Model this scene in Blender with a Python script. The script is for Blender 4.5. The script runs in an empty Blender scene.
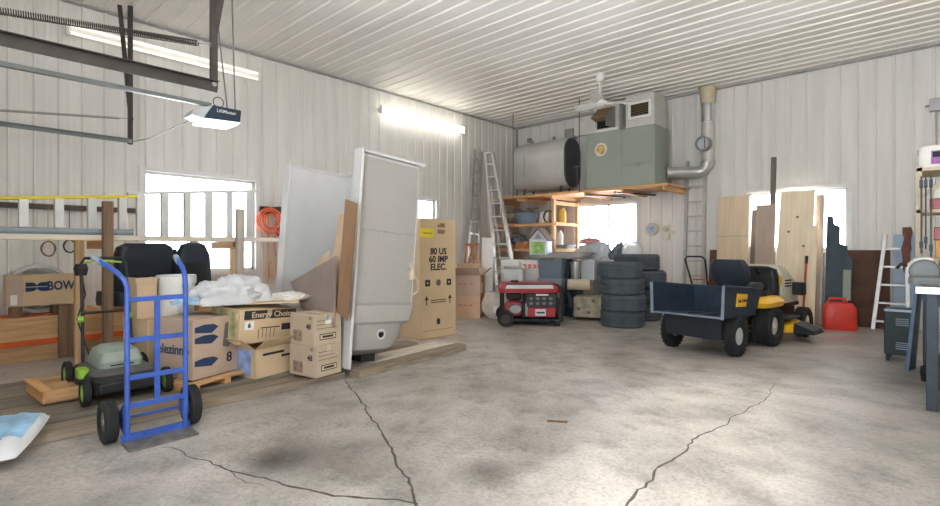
import bpy, bmesh, math, random
from mathutils import Vector, Matrix, noise
random.seed(7)
C = bpy.context.scene.collection
PI = math.pi
def R(a): return math.radians(a)

# ---------------------------------------------------------------- materials
def lin(c):
    c = c / 255.0
    return c / 12.92 if c <= 0.04045 else ((c + 0.055) / 1.055) ** 2.4
def rgb(t): return tuple(lin(v) for v in t) + (1.0,)
MATS = {}
def mat(name, col, rough=.6, metal=0.0, var=.12, scale=6.0, stretch=(1, 1, 1), bump=0.0, spec=.35, emit=None, estr=0.0, alpha=None, trans=0.0, detail=4.0):
    m = bpy.data.materials.new(name); m.use_nodes = True
    nt = m.node_tree; b = nt.nodes['Principled BSDF']
    tc = nt.nodes.new('ShaderNodeTexCoord'); mp = nt.nodes.new('ShaderNodeMapping')
    mp.inputs['Scale'].default_value = stretch
    n = nt.nodes.new('ShaderNodeTexNoise'); n.inputs['Scale'].default_value = scale; n.inputs['Detail'].default_value = detail
    cr = nt.nodes.new('ShaderNodeValToRGB')
    c = rgb(col)
    cr.color_ramp.elements[0].position = .3; cr.color_ramp.elements[1].position = .7
    cr.color_ramp.elements[0].color = tuple(v * (1 - var) for v in c[:3]) + (1,)
    cr.color_ramp.elements[1].color = tuple(min(1, v * (1 + var)) for v in c[:3]) + (1,)
    L = nt.links.new
    L(tc.outputs['Object'], mp.inputs['Vector']); L(mp.outputs['Vector'], n.inputs['Vector'])
    L(n.outputs['Fac'], cr.inputs['Fac']); L(cr.outputs['Color'], b.inputs['Base Color'])
    b.inputs['Roughness'].default_value = rough; b.inputs['Metallic'].default_value = metal
    b.inputs['Specular IOR Level'].default_value = spec
    if bump:
        bp = nt.nodes.new('ShaderNodeBump'); bp.inputs['Strength'].default_value = bump; bp.inputs['Distance'].default_value = .01
        L(n.outputs['Fac'], bp.inputs['Height']); L(bp.outputs['Normal'], b.inputs['Normal'])
    if emit:
        b.inputs['Emission Color'].default_value = rgb(emit); b.inputs['Emission Strength'].default_value = estr
    if alpha is not None: b.inputs['Alpha'].default_value = alpha
    if trans: b.inputs['Transmission Weight'].default_value = trans
    MATS[name] = m
    return m
def wood(name, col, axis='z', var=.22, scale=3.0, rough=.75):
    s = {'x': (.6, 9, 9), 'y': (9, .6, 9), 'z': (9, 9, .6)}[axis]
    return mat(name, col, rough, var=var, scale=scale, stretch=s, bump=.25, detail=6)

wall_m = mat('painted_steel_wall', (224, 222, 217), .5, var=.07, scale=2.0, stretch=(3, 3, .35), spec=.35, detail=8)
ceil_m = mat('painted_steel_ceiling', (236, 233, 227), .42, var=.06, scale=.9, stretch=(.5, 2.5, 1), spec=.4, detail=8)
trim_m = mat('grey_trim', (150, 150, 147), .5)
frame_m = mat('white_window_frame', (225, 225, 222), .4, var=.04)
white_m = mat('white_paint', (226, 225, 220), .4, var=.05)
fibre_m = mat('white_fibreglass', (206, 206, 205), .3, var=.05, scale=3, spec=.5)
rawfibre_m = mat('raw_fibreglass_back', (168, 165, 159), .6, var=.04, scale=30, bump=.05)
blue_m = mat('blue_enamel', (54, 88, 172), .4, var=.2, scale=14, spec=.5)
steel_m = mat('bare_steel', (150, 150, 150), .38, .75, var=.15)
alu_m = mat('aluminium', (205, 205, 203), .4, .35, var=.08)
dark_m = mat('dark_iron', (70, 66, 62), .55, .3, var=.2)
railgrey_m = mat('rail_grey', (120, 126, 126), .5, .3)
black_m = mat('black_plastic', (38, 39, 41), .5, var=.2)
rubber_m = mat('tyre_rubber', (80, 88, 94), .8, var=.2, scale=10)
rubber2_m = mat('black_rubber', (42, 43, 44), .8, var=.2, scale=10)
carton_m = mat('cardboard', (204, 180, 146), .85, var=.06, scale=3)
carton2_m = mat('pale_cardboard', (205, 178, 148), .85, var=.06, scale=3)
carton3_m = mat('pinkish_cardboard', (192, 170, 152), .85, var=.07, scale=3)
carton4_m = mat('brown_cardboard', (132, 102, 76), .85, var=.1, scale=3)
greycard_m = mat('grey_brown_fibreboard', (142, 128, 120), .8, var=.1, scale=4)
tape_m = mat('parcel_tape', (196, 176, 146), .35, var=.04)
ink_m = mat('black_print', (45, 46, 50), .7, var=.1)
inkblue_m = mat('navy_print', (45, 66, 98), .7, var=.1)
paper_m = mat('white_paper_label', (232, 232, 228), .7, var=.04)
yellow_m = mat('yellow_label', (235, 215, 50), .6, var=.05)
yellowf_m = mat('yellow_fibreglass', (226, 205, 60), .5, var=.08)
cub_m = mat('yellow_enamel', (240, 185, 40), .4, var=.06, spec=.5)
cream_m = mat('cream_enamel', (215, 210, 190), .35, var=.05, spec=.5)
navy_m = mat('dusty_navy_poly', (38, 52, 68), .45, var=.25, scale=5)
seat_m = mat('dark_vinyl', (44, 52, 62), .45, var=.15)
pine_y = wood('pine_along_y', (205, 165, 118), 'y')
pine_x = wood('pine_along_x', (208, 158, 105), 'x')
pine_z = wood('pine_upright', (206, 172, 130), 'z')
old_y = wood('weathered_plank', (142, 129, 112), 'y', .32)
greywood_z = wood('pale_grey_post', (186, 176, 162), 'z', .12)
oldz_m = wood('dark_post', (128, 104, 80), 'z', .35)
old2_y = wood('greyer_plank', (122, 114, 102), 'y', .35)
pale_y = wood('pale_beige_board', (214, 204, 186), 'y', .1)
ply_m = wood('plywood', (218, 198, 168), 'z', .12, 2)
ply2_m = wood('yellow_plywood', (240, 224, 196), 'z', .1, 2)
pinkboard_m = wood('pinkish_board', (186, 168, 152), 'z', .12)
greyboard_m = wood('grey_board', (120, 112, 104), 'z', .2)
platform_m = wood('platform_boards', (206, 158, 114), 'x', .2)
red_m = mat('red_plastic', (214, 58, 42), .4, var=.08, spec=.5)
redpaint_m = mat('red_enamel', (164, 48, 56), .35, var=.1, spec=.5)
orange_m = mat('orange_rubber', (240, 122, 84), .5, var=.1)
orangebeam_m = mat('orange_paint', (215, 95, 45), .5, var=.15)
trestle_m = mat('trestle_paint', (182, 124, 90), .6, var=.25, scale=12)
furn_m = mat('grey_green_enamel', (146, 153, 142), .45, var=.06, scale=2)
tank_m = mat('grey_tank_paint', (196, 196, 194), .38, .1, var=.1, scale=2)
tankend_m = mat('dark_tank_end', (74, 78, 80), .5, .1, var=.1)
galv_m = mat('galvanised', (190, 190, 186), .35, .55, var=.12, scale=5)
beige_m = mat('beige_paint', (205, 192, 165), .6, var=.1)
pvc_m = mat('grey_pvc', (140, 152, 158), .4, var=.05)
mow_m = mat('dusty_grey_green', (150, 162, 152), .6, var=.15, scale=8)
lime_m = mat('lime_plastic', (150, 200, 70), .45, var=.08)
bag_m = mat('white_plastic_film', (206, 208, 210), .35, var=.06, spec=.5)
bluefilm_m = mat('pale_blue_film', (168, 200, 226), .35, var=.2, scale=9, spec=.5)
greybin_m = mat('grey_bin_plastic', (140, 152, 164), .5, var=.06)
ltgrey_m = mat('light_grey_plastic', (196, 200, 204), .5, var=.06)
rust_m = mat('rusty_brown_sheet', (92, 66, 52), .7, .1, var=.35, scale=4, detail=8)
teal_m = mat('dark_teal_sheet', (62, 78, 86), .55, .1, var=.2)
ltblue_m = mat('pale_blue_sheet', (165, 185, 205), .5, var=.08)
cloth_m = mat('brown_cloth', (124, 84, 78), .9, var=.25, scale=20)
green_m = mat('green_print', (150, 190, 112), .6, var=.35, scale=12)
purple_m = mat('purple_print', (165, 110, 180), .6, var=.35, scale=12)
benchblue_m = mat('dark_slate_steel', (62, 72, 80), .5, .3, var=.2)
dkgreen_m = mat('dark_green_enamel', (42, 56, 56), .5, var=.2)
darkslot_m = mat('dark_recess', (25, 24, 24), .9, var=.1)
hood_m = mat('brown_metal_hood', (140, 118, 90), .5, .2, var=.12)
tube_m = mat('dim_tube', (245, 242, 234), .25, var=.02, spec=.5, emit=(255, 246, 232), estr=.42)
lit_m = mat('lit_tube', (255, 252, 244), .3, var=.01, emit=(255, 250, 240), estr=4.0)
lens_m = mat('lit_lens', (245, 246, 248), .3, var=.01, emit=(250, 252, 255), estr=1.0)
yel2_m = mat('straw_yellow', (226, 190, 90), .5, var=.08)
bluegrey_m = mat('blue_grey_basin', (120, 140, 160), .5, var=.12)
tarp_m = mat('grey_translucent_tarp', (188, 194, 200), .4, var=.12, scale=7, spec=.5)
tarp2_m = mat('dark_grey_tarp', (110, 120, 132), .5, var=.2, scale=7)
roof_m = mat('brown_roof', (120, 100, 88), .7, var=.1)
greentag_m = mat('dark_blue_housing', (38, 56, 78), .4, var=.1)

glass_m = bpy.data.materials.new('window_glass'); glass_m.use_nodes = True
nt = glass_m.node_tree; nt.nodes.clear()
o_ = nt.nodes.new('ShaderNodeOutputMaterial'); mx = nt.nodes.new('ShaderNodeMixShader')
tr = nt.nodes.new('ShaderNodeBsdfTransparent'); gl = nt.nodes.new('ShaderNodeBsdfGlossy'); fr = nt.nodes.new('ShaderNodeFresnel')
gl.inputs['Roughness'].default_value = .03; fr.inputs['IOR'].default_value = 1.35
nt.links.new(fr.outputs[0], mx.inputs[0]); nt.links.new(tr.outputs[0], mx.inputs[1]); nt.links.new(gl.outputs[0], mx.inputs[2]); nt.links.new(mx.outputs[0], o_.inputs[0])

# ---------------------------------------------------------------- mesh builder
OFF = {}
class MB:
    def __init__(self): self.bm = bmesh.new(); self.mi = 0
    def face(self, vs):
        try:
            f = self.bm.faces.new(vs); f.material_index = self.mi; return f
        except ValueError: return None
    def hexa(self, pts):
        v = [self.bm.verts.new(p) for p in pts]
        for q in ((3, 2, 1, 0), (4, 5, 6, 7), (0, 1, 5, 4), (1, 2, 6, 5), (2, 3, 7, 6), (3, 0, 4, 7)): self.face([v[i] for i in q])
        return self
    def box(self, x0, x1, y0, y1, z0, z1):
        return self.hexa([(x0, y0, z0), (x1, y0, z0), (x1, y1, z0), (x0, y1, z0), (x0, y0, z1), (x1, y0, z1), (x1, y1, z1), (x0, y1, z1)])
    def beam(self, p, q, w, h, up=(0, 0, 1)):
        p = Vector(p); q = Vector(q); d = (q - p).normalized(); u = Vector(up)
        if abs(d.dot(u)) > .98: u = Vector((0, 1, 0))
        s = d.cross(u).normalized() * w / 2; t = s.cross(d).normalized() * h / 2
        return self.hexa([p - s - t, p + s - t, q + s - t, q - s - t, p - s + t, p + s + t, q + s + t, q - s + t])
    def loft(self, rings, cap=True, closed=False):
        vr = [[self.bm.verts.new(p) for p in r] for r in rings]
        n = len(vr[0]); m = len(vr)
        for i in range(m if closed else m - 1):
            a, b = vr[i], vr[(i + 1) % m]
            for j in range(n): self.face([a[j], a[(j + 1) % n], b[(j + 1) % n], b[j]])
        if cap and not closed: self.face(vr[0][::-1]); self.face(vr[-1])
        return self
    def tube(self, pts, r, seg=8, closed=False, cap=True):
        pts = [Vector(p) for p in pts]; n = len(pts); rings = []; prev = None
        for i, p in enumerate(pts):
            a = pts[(i - 1) % n] if (closed or i > 0) else p
            b = pts[(i + 1) % n] if (closed or i < n - 1) else p
            d = (b - a).normalized()
            if prev is None:
                u = Vector((0, 0, 1)) if abs(d.z) < .9 else Vector((1, 0, 0))
                s = d.cross(u).normalized()
            else:
                s = (prev - d * prev.dot(d)).normalized()
            prev = s; t = d.cross(s)
            rr_ = r[i] if isinstance(r, (list, tuple)) else r
            rings.append([p + (s * math.cos(k * 2 * PI / seg) + t * math.sin(k * 2 * PI / seg)) * rr_ for k in range(seg)])
        return self.loft(rings, cap, closed)
    def lathe(self, prof, c=(0, 0, 0), axis='z', seg=24, closed=False):
        c = Vector(c); rings = []
        for k in range(seg):
            a = k * 2 * PI / seg; ring = []
            for (r, h) in prof:
                x, y = r * math.cos(a), r * math.sin(a)
                ring.append(c + {'z': Vector((x, y, h)), 'x': Vector((h, x, y)), 'y': Vector((x, h, y))}[axis])
            rings.append(ring)
        vr = [[self.bm.verts.new(p) for p in rg] for rg in rings]; n = len(prof)
        for k in range(seg):
            a, b = vr[k], vr[(k + 1) % seg]
            for j in range(n if closed else n - 1):
                self.face([a[j], b[j], b[(j + 1) % n], a[(j + 1) % n]])
        if not closed:
            for j in (0, n - 1):
                self.face([vr[k][j] for k in range(seg)])
        return self
    def prism(self, poly, axis, a, b):
        f = {'x': lambda u, v, w: (w, u, v), 'y': lambda u, v, w: (u, w, v), 'z': lambda u, v, w: (u, v, w)}[axis]
        return self.loft([[f(u, v, a) for u, v in poly], [f(u, v, b) for u, v in poly]])
    def blob(self, c, s, amp=.25, freq=3.0, seed=0, sub=4, flat=None):
        ret = bmesh.ops.create_icosphere(self.bm, subdivisions=sub, radius=1.0)
        for v in ret['verts']:
            p = v.co.copy()
            k = 1 + amp * noise.noise(p * freq * .5 + Vector((seed, 0, 0))) + amp * .6 * noise.noise(p * freq * 1.7 + Vector((0, seed, 0))) + amp * .35 * abs(noise.noise(p * freq * 4 + Vector((0, 0, seed))))
            p = Vector((p.x * s[0], p.y * s[1], p.z * s[2])) * k
            if flat is not None and p.z < -flat: p.z = -flat
            v.co = p + Vector(c)
        return self
    def build(self, name, mats, parent=None, bevel=0, smooth=35, kind=None, label=None):
        bm = self.bm
        bmesh.ops.recalc_face_normals(bm, faces=bm.faces)
        me = bpy.data.meshes.new(name); off = None
        if parent is not None: off = OFF.get(parent.name)
        else:
            lo = [min(v.co[i] for v in bm.verts) for i in range(3)]; hi = [max(v.co[i] for v in bm.verts) for i in range(3)]
            off = Vector(((lo[0] + hi[0]) / 2, (lo[1] + hi[1]) / 2, lo[2]))
        if off is not None: bmesh.ops.translate(bm, vec=-off, verts=bm.verts)
        bm.to_mesh(me); bm.free()
        for m in (mats if isinstance(mats, (list, tuple)) else [mats]): me.materials.append(m)
        if smooth:
            me.shade_smooth(); me.set_sharp_from_angle(angle=R(smooth))
        o = bpy.data.objects.new(name, me); C.objects.link(o)
        if parent is not None: o.parent = parent
        else: o.location = off
        if off is not None: OFF[o.name] = off
        if bevel:
            b = o.modifiers.new('bevel', 'BEVEL'); b.width = bevel; b.segments = 2; b.limit_method = 'ANGLE'; b.harden_normals = False
        if kind: o['kind'] = kind
        if label: o['label'] = label
        return o
def tag(o, label, cat, group=None):
    o['label'] = label; o['category'] = cat
    if group: o['group'] = group
    return o
def thing(name, label, cat, loc, rz=0, group=None, world=False):
    o = bpy.data.objects.new(name, None); C.objects.link(o)
    o.location = loc; o.rotation_euler = (0, 0, rz); o.empty_display_size = .1
    if world: OFF[o.name] = Vector(loc)
    return tag(o, label, cat, group)
def dup(o, loc=None, rz=None, label=None, group=None, parent=None):
    c = o.copy(); C.objects.link(c)
    if parent is not None: c.parent = parent
    if loc is not None: c.location = loc
    if rz is not None: c.rotation_euler = (c.rotation_euler[0], c.rotation_euler[1], rz)
    if label: c['label'] = label
    if group: c['group'] = group
    for ch in list(o.children): dup(ch, parent=c)
    return c
def bx(name, m, parent, *b, bevel=0): return MB().box(*b).build(name, m, parent, bevel)
def text(s, name, parent, loc, rot, size, m, bold=0.0, align='CENTER', sx=1.0):
    cu = bpy.data.curves.new(name, 'FONT'); cu.body = s; cu.size = size; cu.align_x = align; cu.align_y = 'CENTER'; cu.extrude = .0012; cu.offset = bold; cu.resolution_u = 3
    t = bpy.data.objects.new('tmp', cu); C.objects.link(t)
    dg = bpy.context.evaluated_depsgraph_get(); dg.update()
    me = bpy.data.meshes.new_from_object(t.evaluated_get(dg)); bpy.data.objects.remove(t); bpy.data.curves.remove(cu)
    me.materials.clear(); me.materials.append(m); me.name = name
    o = bpy.data.objects.new(name, me); C.objects.link(o); o.parent = parent
    off = OFF.get(parent.name)
    o.location = Vector(loc) - off if off is not None else Vector(loc)
    o.rotation_euler = rot; o.scale = (sx, 1, 1)
    return o
FX = (PI / 2, 0, PI / 2)      # text on a face looking towards +X
FY = (PI / 2, 0, 0)           # text on a face looking towards -Y
def rr(x0, x1, y0, y1, r, z, n=4):
    out = []
    for cx, cy, a0 in ((x1 - r, y1 - r, 0), (x0 + r, y1 - r, 90), (x0 + r, y0 + r, 180), (x1 - r, y0 + r, 270)):
        for i in range(n + 1):
            a = R(a0 + 90 * i / n); out.append((cx + r * math.cos(a), cy + r * math.sin(a), z))
    return out
def arc(c, r, a0, a1, n, plane='xz'):
    o = []
    for i in range(n + 1):
        a = R(a0 + (a1 - a0) * i / n); u, v = r * math.cos(a), r * math.sin(a)
        o.append({'xz': (c[0] + u, c[1], c[2] + v), 'yz': (c[0], c[1] + u, c[2] + v), 'xy': (c[0] + u, c[1] + v, c[2])}[plane])
    return o

# ---------------------------------------------------------------- setting
XL, XR, YF, YB, ZC = -7.81, .95, -1.2, 10.25, 4.3
def profile(a0, a1, h, breaks=(), pitch=.2286):
    pts = []
    k = math.floor(a0 / pitch)
    while k * pitch < a1 + pitch:
        c = k * pitch
        for d, v in ((-.020, 0), (-.009, 1), (.009, 1), (.020, 0), (.085, 0), (.092, .1), (.105, .1), (.112, 0), (.140, 0), (.147, .1), (.160, .1), (.167, 0)):
            pts.append((c + d, v * h))
        k += 1
    def at(x):
        for (x0, v0), (x1, v1) in zip(pts, pts[1:]):
            if x0 <= x <= x1: return v0 + (v1 - v0) * (x - x0) / max(1e-9, x1 - x0)
        return 0
    out = [(x, v) for x, v in pts if a0 < x < a1] + [(a0, at(a0)), (a1, at(a1))] + [(b, at(b)) for b in breaks if a0 < b < a1]
    return sorted(set(out))
def ribbed(name, a0, a1, z0, z1, place, holes, m, h=.017):
    br = [v for q in holes for v in q[:2]]
    pr = profile(a0, a1, h, br); b = MB()
    for (x0, v0), (x1, v1) in zip(pr, pr[1:]):
        mid = (x0 + x1) / 2; spans = [(z0, z1)]
        for (ha, hb, hz0, hz1) in holes:
            if ha < mid < hb: spans = [(z0, hz0), (hz1, z1)] if hz0 > z0 else [(hz1, z1)]
        for s0, s1 in spans:
            vs = [b.bm.verts.new(place(*p)) for p in ((x0, v0, s0), (x1, v1, s0), (x1, v1, s1), (x0, v0, s1))]
            b.face(vs)
    bmesh.ops.remove_doubles(b.bm, verts=b.bm.verts, dist=1e-5)
    return b.build(name, m, None, smooth=20, kind='structure')
W1 = (2.02, 3.55, .90, 2.30); W2 = (6.89, 7.43, .95, 2.28); W3 = (-6.09, -4.62, 1.0, 2.24); W4 = (-2.52, -1.03, 1.22, 2.26)
ribbed('wall_left', YF, YB, 0, ZC, lambda a, v, z: (XL + v, a, z), [W1, W2], wall_m)
ribbed('wall_back', XL, XR, 0, ZC, lambda a, v, z: (a, YB - v, z), [W3, W4], wall_m)
ribbed('wall_right', YF, YB, 0, ZC, lambda a, v, z: (XR - v, a, z), [], wall_m)
DOOR = (-1.2, .05, 0, 3.95)
ribbed('wall_front', XL, XR, 0, ZC, lambda a, v, z: (a, YF + v, z), [DOOR], wall_m)
ribbed('ceiling', YF, YB, XL, XR, lambda a, v, x: (x, a, ZC - v), [], ceil_m, .02)
b = MB(); b.box(DOOR[0] - .1, DOOR[0], YF - .06, YF + .05, 0, 4.05); b.box(DOOR[1], DOOR[1] + .1, YF - .06, YF + .05, 0, 4.05); b.box(DOOR[0], DOOR[1], YF - .06, YF + .05, 3.95, 4.05)
b.build('trim_1', trim_m, None, kind='structure')
bx('trim_2', trim_m, None, XL + .001, XL + .03, YF, YB, ZC - .05, ZC - .021)['kind'] = 'structure'
bx('trim_3', trim_m, None, XL, XR, YB - .03, YB - .001, ZC - .05, ZC - .021)['kind'] = 'structure'
bx('trim_4', trim_m, None, XL + .001, XL + .05, YB - .05, YB - .001, 0, ZC - .05)['kind'] = 'structure'

# floor with its cracks
fl = bpy.data.materials.new('stained_concrete'); fl.use_nodes = True; nt = fl.node_tree; P = nt.nodes['Principled BSDF']; L = nt.links.new
tc = nt.nodes.new('ShaderNodeTexCoord')
def nz(scale, detail=6, rough=.6):
    n = nt.nodes.new('ShaderNodeTexNoise'); n.inputs['Scale'].default_value = scale; n.inputs['Detail'].default_value = detail; n.inputs['Roughness'].default_value = rough
    L(tc.outputs['Object'], n.inputs['Vector']); return n.outputs['Fac']
def ramp(inp, p0, c0, p1, c1):
    r = nt.nodes.new('ShaderNodeValToRGB'); e = r.color_ramp.elements; e[0].position = p0; e[1].position = p1; e[0].color = c0; e[1].color = c1
    L(inp, r.inputs['Fac']); return r.outputs['Color']
def mixc(a, bcol, fac, mode='MIX'):
    m = nt.nodes.new('ShaderNodeMix'); m.data_type = 'RGBA'; m.blend_type = mode
    L(a, m.inputs['A'])
    if isinstance(bcol, tuple): m.inputs['B'].default_value = bcol
    else: L(bcol, m.inputs['B'])
    if isinstance(fac, float): m.inputs['Factor'].default_value = fac
    else: L(fac, m.inputs['Factor'])
    return m.outputs['Result']
def math_(op, a, bb):
    m = nt.nodes.new('ShaderNodeMath'); m.operation = op; m.use_clamp = op != 'SUBTRACT'
    for i, v in enumerate((a, bb)):
        if isinstance(v, (int, float)): m.inputs[i].default_value = v
        else: L(v, m.inputs[i])
    return m.outputs[0]
base = ramp(nz(.55, 8, .65), .3, rgb((172, 167, 160)), .7, rgb((200, 194, 187)))
base = mixc(base, ramp(nz(6, 8, .7), .25, rgb((152, 148, 142)), .75, rgb((212, 206, 200))), .35)
base = mixc(base, ramp(nz(1.7, 8, .7), .38, rgb((112, 106, 98)), .60, rgb((204, 199, 192))), .40)
big, fine = nz(2.6, 8, .75), nz(9, 8, .75)
for (sx, sy, r, st, col) in ((-2.86, 1.42, .22, 1.0, (58, 55, 52)), (-2.80, 1.50, .40, .8, (84, 80, 76)), (-2.6, 1.75, .55, .55, (110, 104, 98)), (-1.85, 2.15, .25, .75, (92, 86, 80)), (-3.0, 3.3, .5, .3, (112, 106, 100)),
                             (-2.9, 5.3, .6, .2, (120, 114, 106)), (-4.3, 5.6, .6, .2, (118, 112, 104)), (-.25, 6.2, .5, .5, (110, 104, 98)), (-.5, 4.2, .9, .4, (120, 116, 110)),
                             (-1.6, 3.0, .9, .3, (130, 126, 120)), (-3.4, 2.1, .6, .4, (124, 118, 110)), (-.2, 8.5, .8, .5, (120, 110, 100))):
    d = nt.nodes.new('ShaderNodeVectorMath'); d.operation = 'DISTANCE'; L(tc.outputs['Object'], d.inputs[0]); d.inputs[1].default_value = (sx - (XL + XR) / 2, sy - (YF + YB) / 2, 0)
    mr = nt.nodes.new('ShaderNodeMapRange'); mr.inputs['From Min'].default_value = r; mr.inputs['From Max'].default_value = 0; L(d.outputs['Value'], mr.inputs['Value'])
    k = math_('MULTIPLY', mr.outputs['Result'], math_('MULTIPLY', math_('SUBTRACT', math_('ADD', big, fine), .68), 6.0))
    base = mixc(base, rgb(col), math_('MULTIPLY', k, st))
base = mixc(base, ramp(nz(38, 6, .8), .40, rgb((96, 91, 84)), .52, rgb((255, 255, 255))), .30, 'MULTIPLY')
base = mixc(base, ramp(nz(3.3, 9, .85), .36, rgb((120, 114, 106)), .50, rgb((255, 255, 255))), .45, 'MULTIPLY')
L(base, P.inputs['Base Color']); P.inputs['Roughness'].default_value = .40; P.inputs['Specular IOR Level'].default_value = .5
bp = nt.nodes.new('ShaderNodeBump'); bp.inputs['Strength'].default_value = .15; bp.inputs['Distance'].default_value = .01; L(fine, bp.inputs['Height']); L(bp.outputs['Normal'], P.inputs['Normal'])
crack_m = mat('crack_dirt', (92, 86, 80), .9, var=.25, scale=25)
b = MB()
v = [b.bm.verts.new(p) for p in ((XL, YF, 0), (XR, YF, 0), (XR, YB, 0), (XL, YB, 0))]; b.face(v)
b.mi = 1
def crack(pts, w0, w1, z=.0008):
    fine_ = []
    for (a, c) in zip(pts, pts[1:]):
        n = max(2, int((Vector(c) - Vector(a)).length / .05))
        for i in range(n): fine_.append(Vector(a).lerp(Vector(c), i / n))
    fine_.append(Vector(pts[-1])); N = len(fine_); prev = None
    for i, p in enumerate(fine_):
        d = (fine_[min(N - 1, i + 1)] - fine_[max(0, i - 1)]).normalized(); s = Vector((-d.y, d.x))
        q = p + s * .035 * noise.noise(Vector((p.x * 5, p.y * 5, 3))) + s * .02 * noise.noise(Vector((p.x * 19, p.y * 19, 8)))
        w = (w0 + (w1 - w0) * i / N) * (.55 + .9 * abs(noise.noise(Vector((p.x * 11, p.y * 11, 1)))) + .2 * random.random())
        cur = (b.bm.verts.new((q.x + s.x * w, q.y + s.y * w, z)), b.bm.verts.new((q.x - s.x * w, q.y - s.y * w, z)))
        if prev: b.face([prev[0], cur[0], cur[1], prev[1]])
        prev = cur
crack([(-4.11, 2.72), (-3.11, 2.28), (-2.55, 2.01), (-2.34, 1.89), (-1.97, 1.70), (-1.72, 1.56)], .006, .009)
crack([(-3.56, 1.04), (-2.92, 1.18), (-2.48, 1.31), (-2.18, 1.44), (-1.97, 1.6), (-1.86, 1.65)], .004, .011)
crack([(-2.92, 1.18), (-2.75, 1.15), (-2.6, 1.22)], .003, .002)
crack([(-1.09, 2.2), (-1.14, 2.82), (-1.14, 3.3), (-1.10, 4.13), (-1.02, 4.7), (-1.07, 5.28)], .009, .003)
b.build('floor', [fl, crack_m], None, smooth=0, kind='structure')

def window(n, wall, q, mull):
    a0, a1, z0, z1 = q; f = MB(); t = .05
    def bxw(b_, u0, u1, d0, d1, w0, w1):
        if wall == 'left': b_.box(XL - d1, XL - d0, u0, u1, w0, w1)
        else: b_.box(u0, u1, YB + d0, YB + d1, w0, w1)
    for s in ((a0 - t, a0 + .012, z0 - t, z1 + t), (a1 - .012, a1 + t, z0 - t, z1 + t), (a0, a1, z0 - t, z0 + .012), (a0, a1, z1 - .012, z1 + t)):
        bxw(f, s[0], s[1], -.03, .12, s[2], s[3])
    o = f.build('window_%d' % n, frame_m, None, kind='structure')
    s = MB(); u = .035
    for k in ((a0 + .012, a0 + .012 + u, z0 + .012, z1 - .012), (a1 - .012 - u, a1 - .012, z0 + .012, z1 - .012), (a0, a1, z0 + .012, z0 + .012 + u), (a0, a1, z1 - .012 - u, z1 - .012)):
        bxw(s, k[0], k[1], .05, .09, k[2], k[3])
    for c in mull: bxw(s, c - .02, c + .02, .05, .09, z0 + .01, z1 - .01)
    s.build('sash', frame_m, o)
    g = MB(); bxw(g, a0 + .02, a1 - .02, .065, .07, z0 + .02, z1 - .02); g.build('pane', glass_m, o)
window(1, 'left', W1, []); window(2, 'left', W2, []); window(3, 'back', W3, [-5.3]); window(4, 'back', W4, [-1.78])

# closed overhead door of the far bay (in the front wall, behind the camera's left)
d = MB()
for k in range(5): d.box(-7.38, -4.28, YF + .02, YF + .07, .01 + k * .5, .5 + k * .5)
d.build('door_1', white_m, None, .01, kind='structure')

# ---------------------------------------------------------------- wall lamps
def tube_lamp(label, y0, y1, z, lit):
    t = thing('strip_light', label, 'lamp', (XL + .05, (y0 + y1) / 2, z), world=True, group='strip lights on the left wall')
    bx('housing', white_m, t, XL + .017, XL + .085, y0, y1, z - .035, z + .045, bevel=.008)
    for k in (-.045, .045):
        MB().tube([(XL + .12, y0 + .04, z + k), (XL + .12, y1 - .04, z + k)], .019, 12).build('tube', lit_m if lit else tube_m, t)
    for y in (y0 + .01, y1 - .01): bx('lamp_holder', white_m, t, XL + .085, XL + .145, y - .02, y + .02, z - .075, z + .075, bevel=.005)
    bx('wall_bracket', trim_m, t, XL + .001, XL + .017, (y0 + y1) / 2 - .05, (y0 + y1) / 2 + .05, z - .02, z + .03)
tube_lamp('dim white double-tube strip light above the garage door tracks', 1.19, 3.56, 3.9, False)
tube_lamp('brightly lit white strip light on the left wall above the shower stall', 5.88, 8.2, 3.87, True)

fill_tube_m = mat('added_fill_tube', (255, 252, 244), .3, var=.01, emit=(255, 252, 246), estr=9.0)  # tubes of two lights added out of view to brighten the room
for y0, lb in ((1.6, 'added unseen fill strip light high on the right wall nearest the front door'), (5.2, 'added unseen fill strip light high on the right wall above the workbench')):
    t = thing('strip_light', lb, 'lamp', (XR - .05, y0 + 1.2, 3.87), world=True, group='added fill lights on the right wall')
    bx('housing', white_m, t, XR - .085, XR - .002, y0, y0 + 2.4, 3.835, 3.915, bevel=.008)
    for k in (-.045, .045): MB().tube([(XR - .12, y0 + .04, 3.87 + k), (XR - .12, y0 + 2.36, 3.87 + k)], .019, 12).build('tube', fill_tube_m, t)
    for y in (y0 + .01, y0 + 2.39): bx('lamp_holder', white_m, t, XR - .145, XR - .085, y - .02, y + .02, 3.795, 3.945, bevel=.005)
# ---------------------------------------------------------------- garage door gear
def track(name, label, x, y1, z, w, leg):
    t = thing(name, label, 'track', (x, y1, z), world=True)
    r = MB(); r.box(x - .004, x + .004, YF + .05, y1, z - w, z); r.box(x - .004, x + .045, YF + .05, y1, z - .006, z); r.build('rail', dark_m if w > .06 else railgrey_m, t)
    h = MB(); h.beam((x - .02, y1 - .02, z - .06), (x - .02, y1 - .02, ZC - .02), .04, .05); h.build('hanger', dark_m, t)
    h = MB(); h.beam((x - .025, y1 - .02, z + .35), (x - .025 + leg[0], y1 - .02 + leg[1], ZC - .02), .008, .05); h.build('brace', dark_m, t)
    f = MB(); f.lathe([(.018, 0), (.018, .012), (0, .012)], (x + .012, y1 - .03, z - .03), 'x', 10); f.build('bolt', steel_m, t)
    return t
track('door_track', 'dark angle-iron door track nearest the camera, hung by a V of two bars', -4.23, 1.61, 2.58, .085, (.22, .16))
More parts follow.
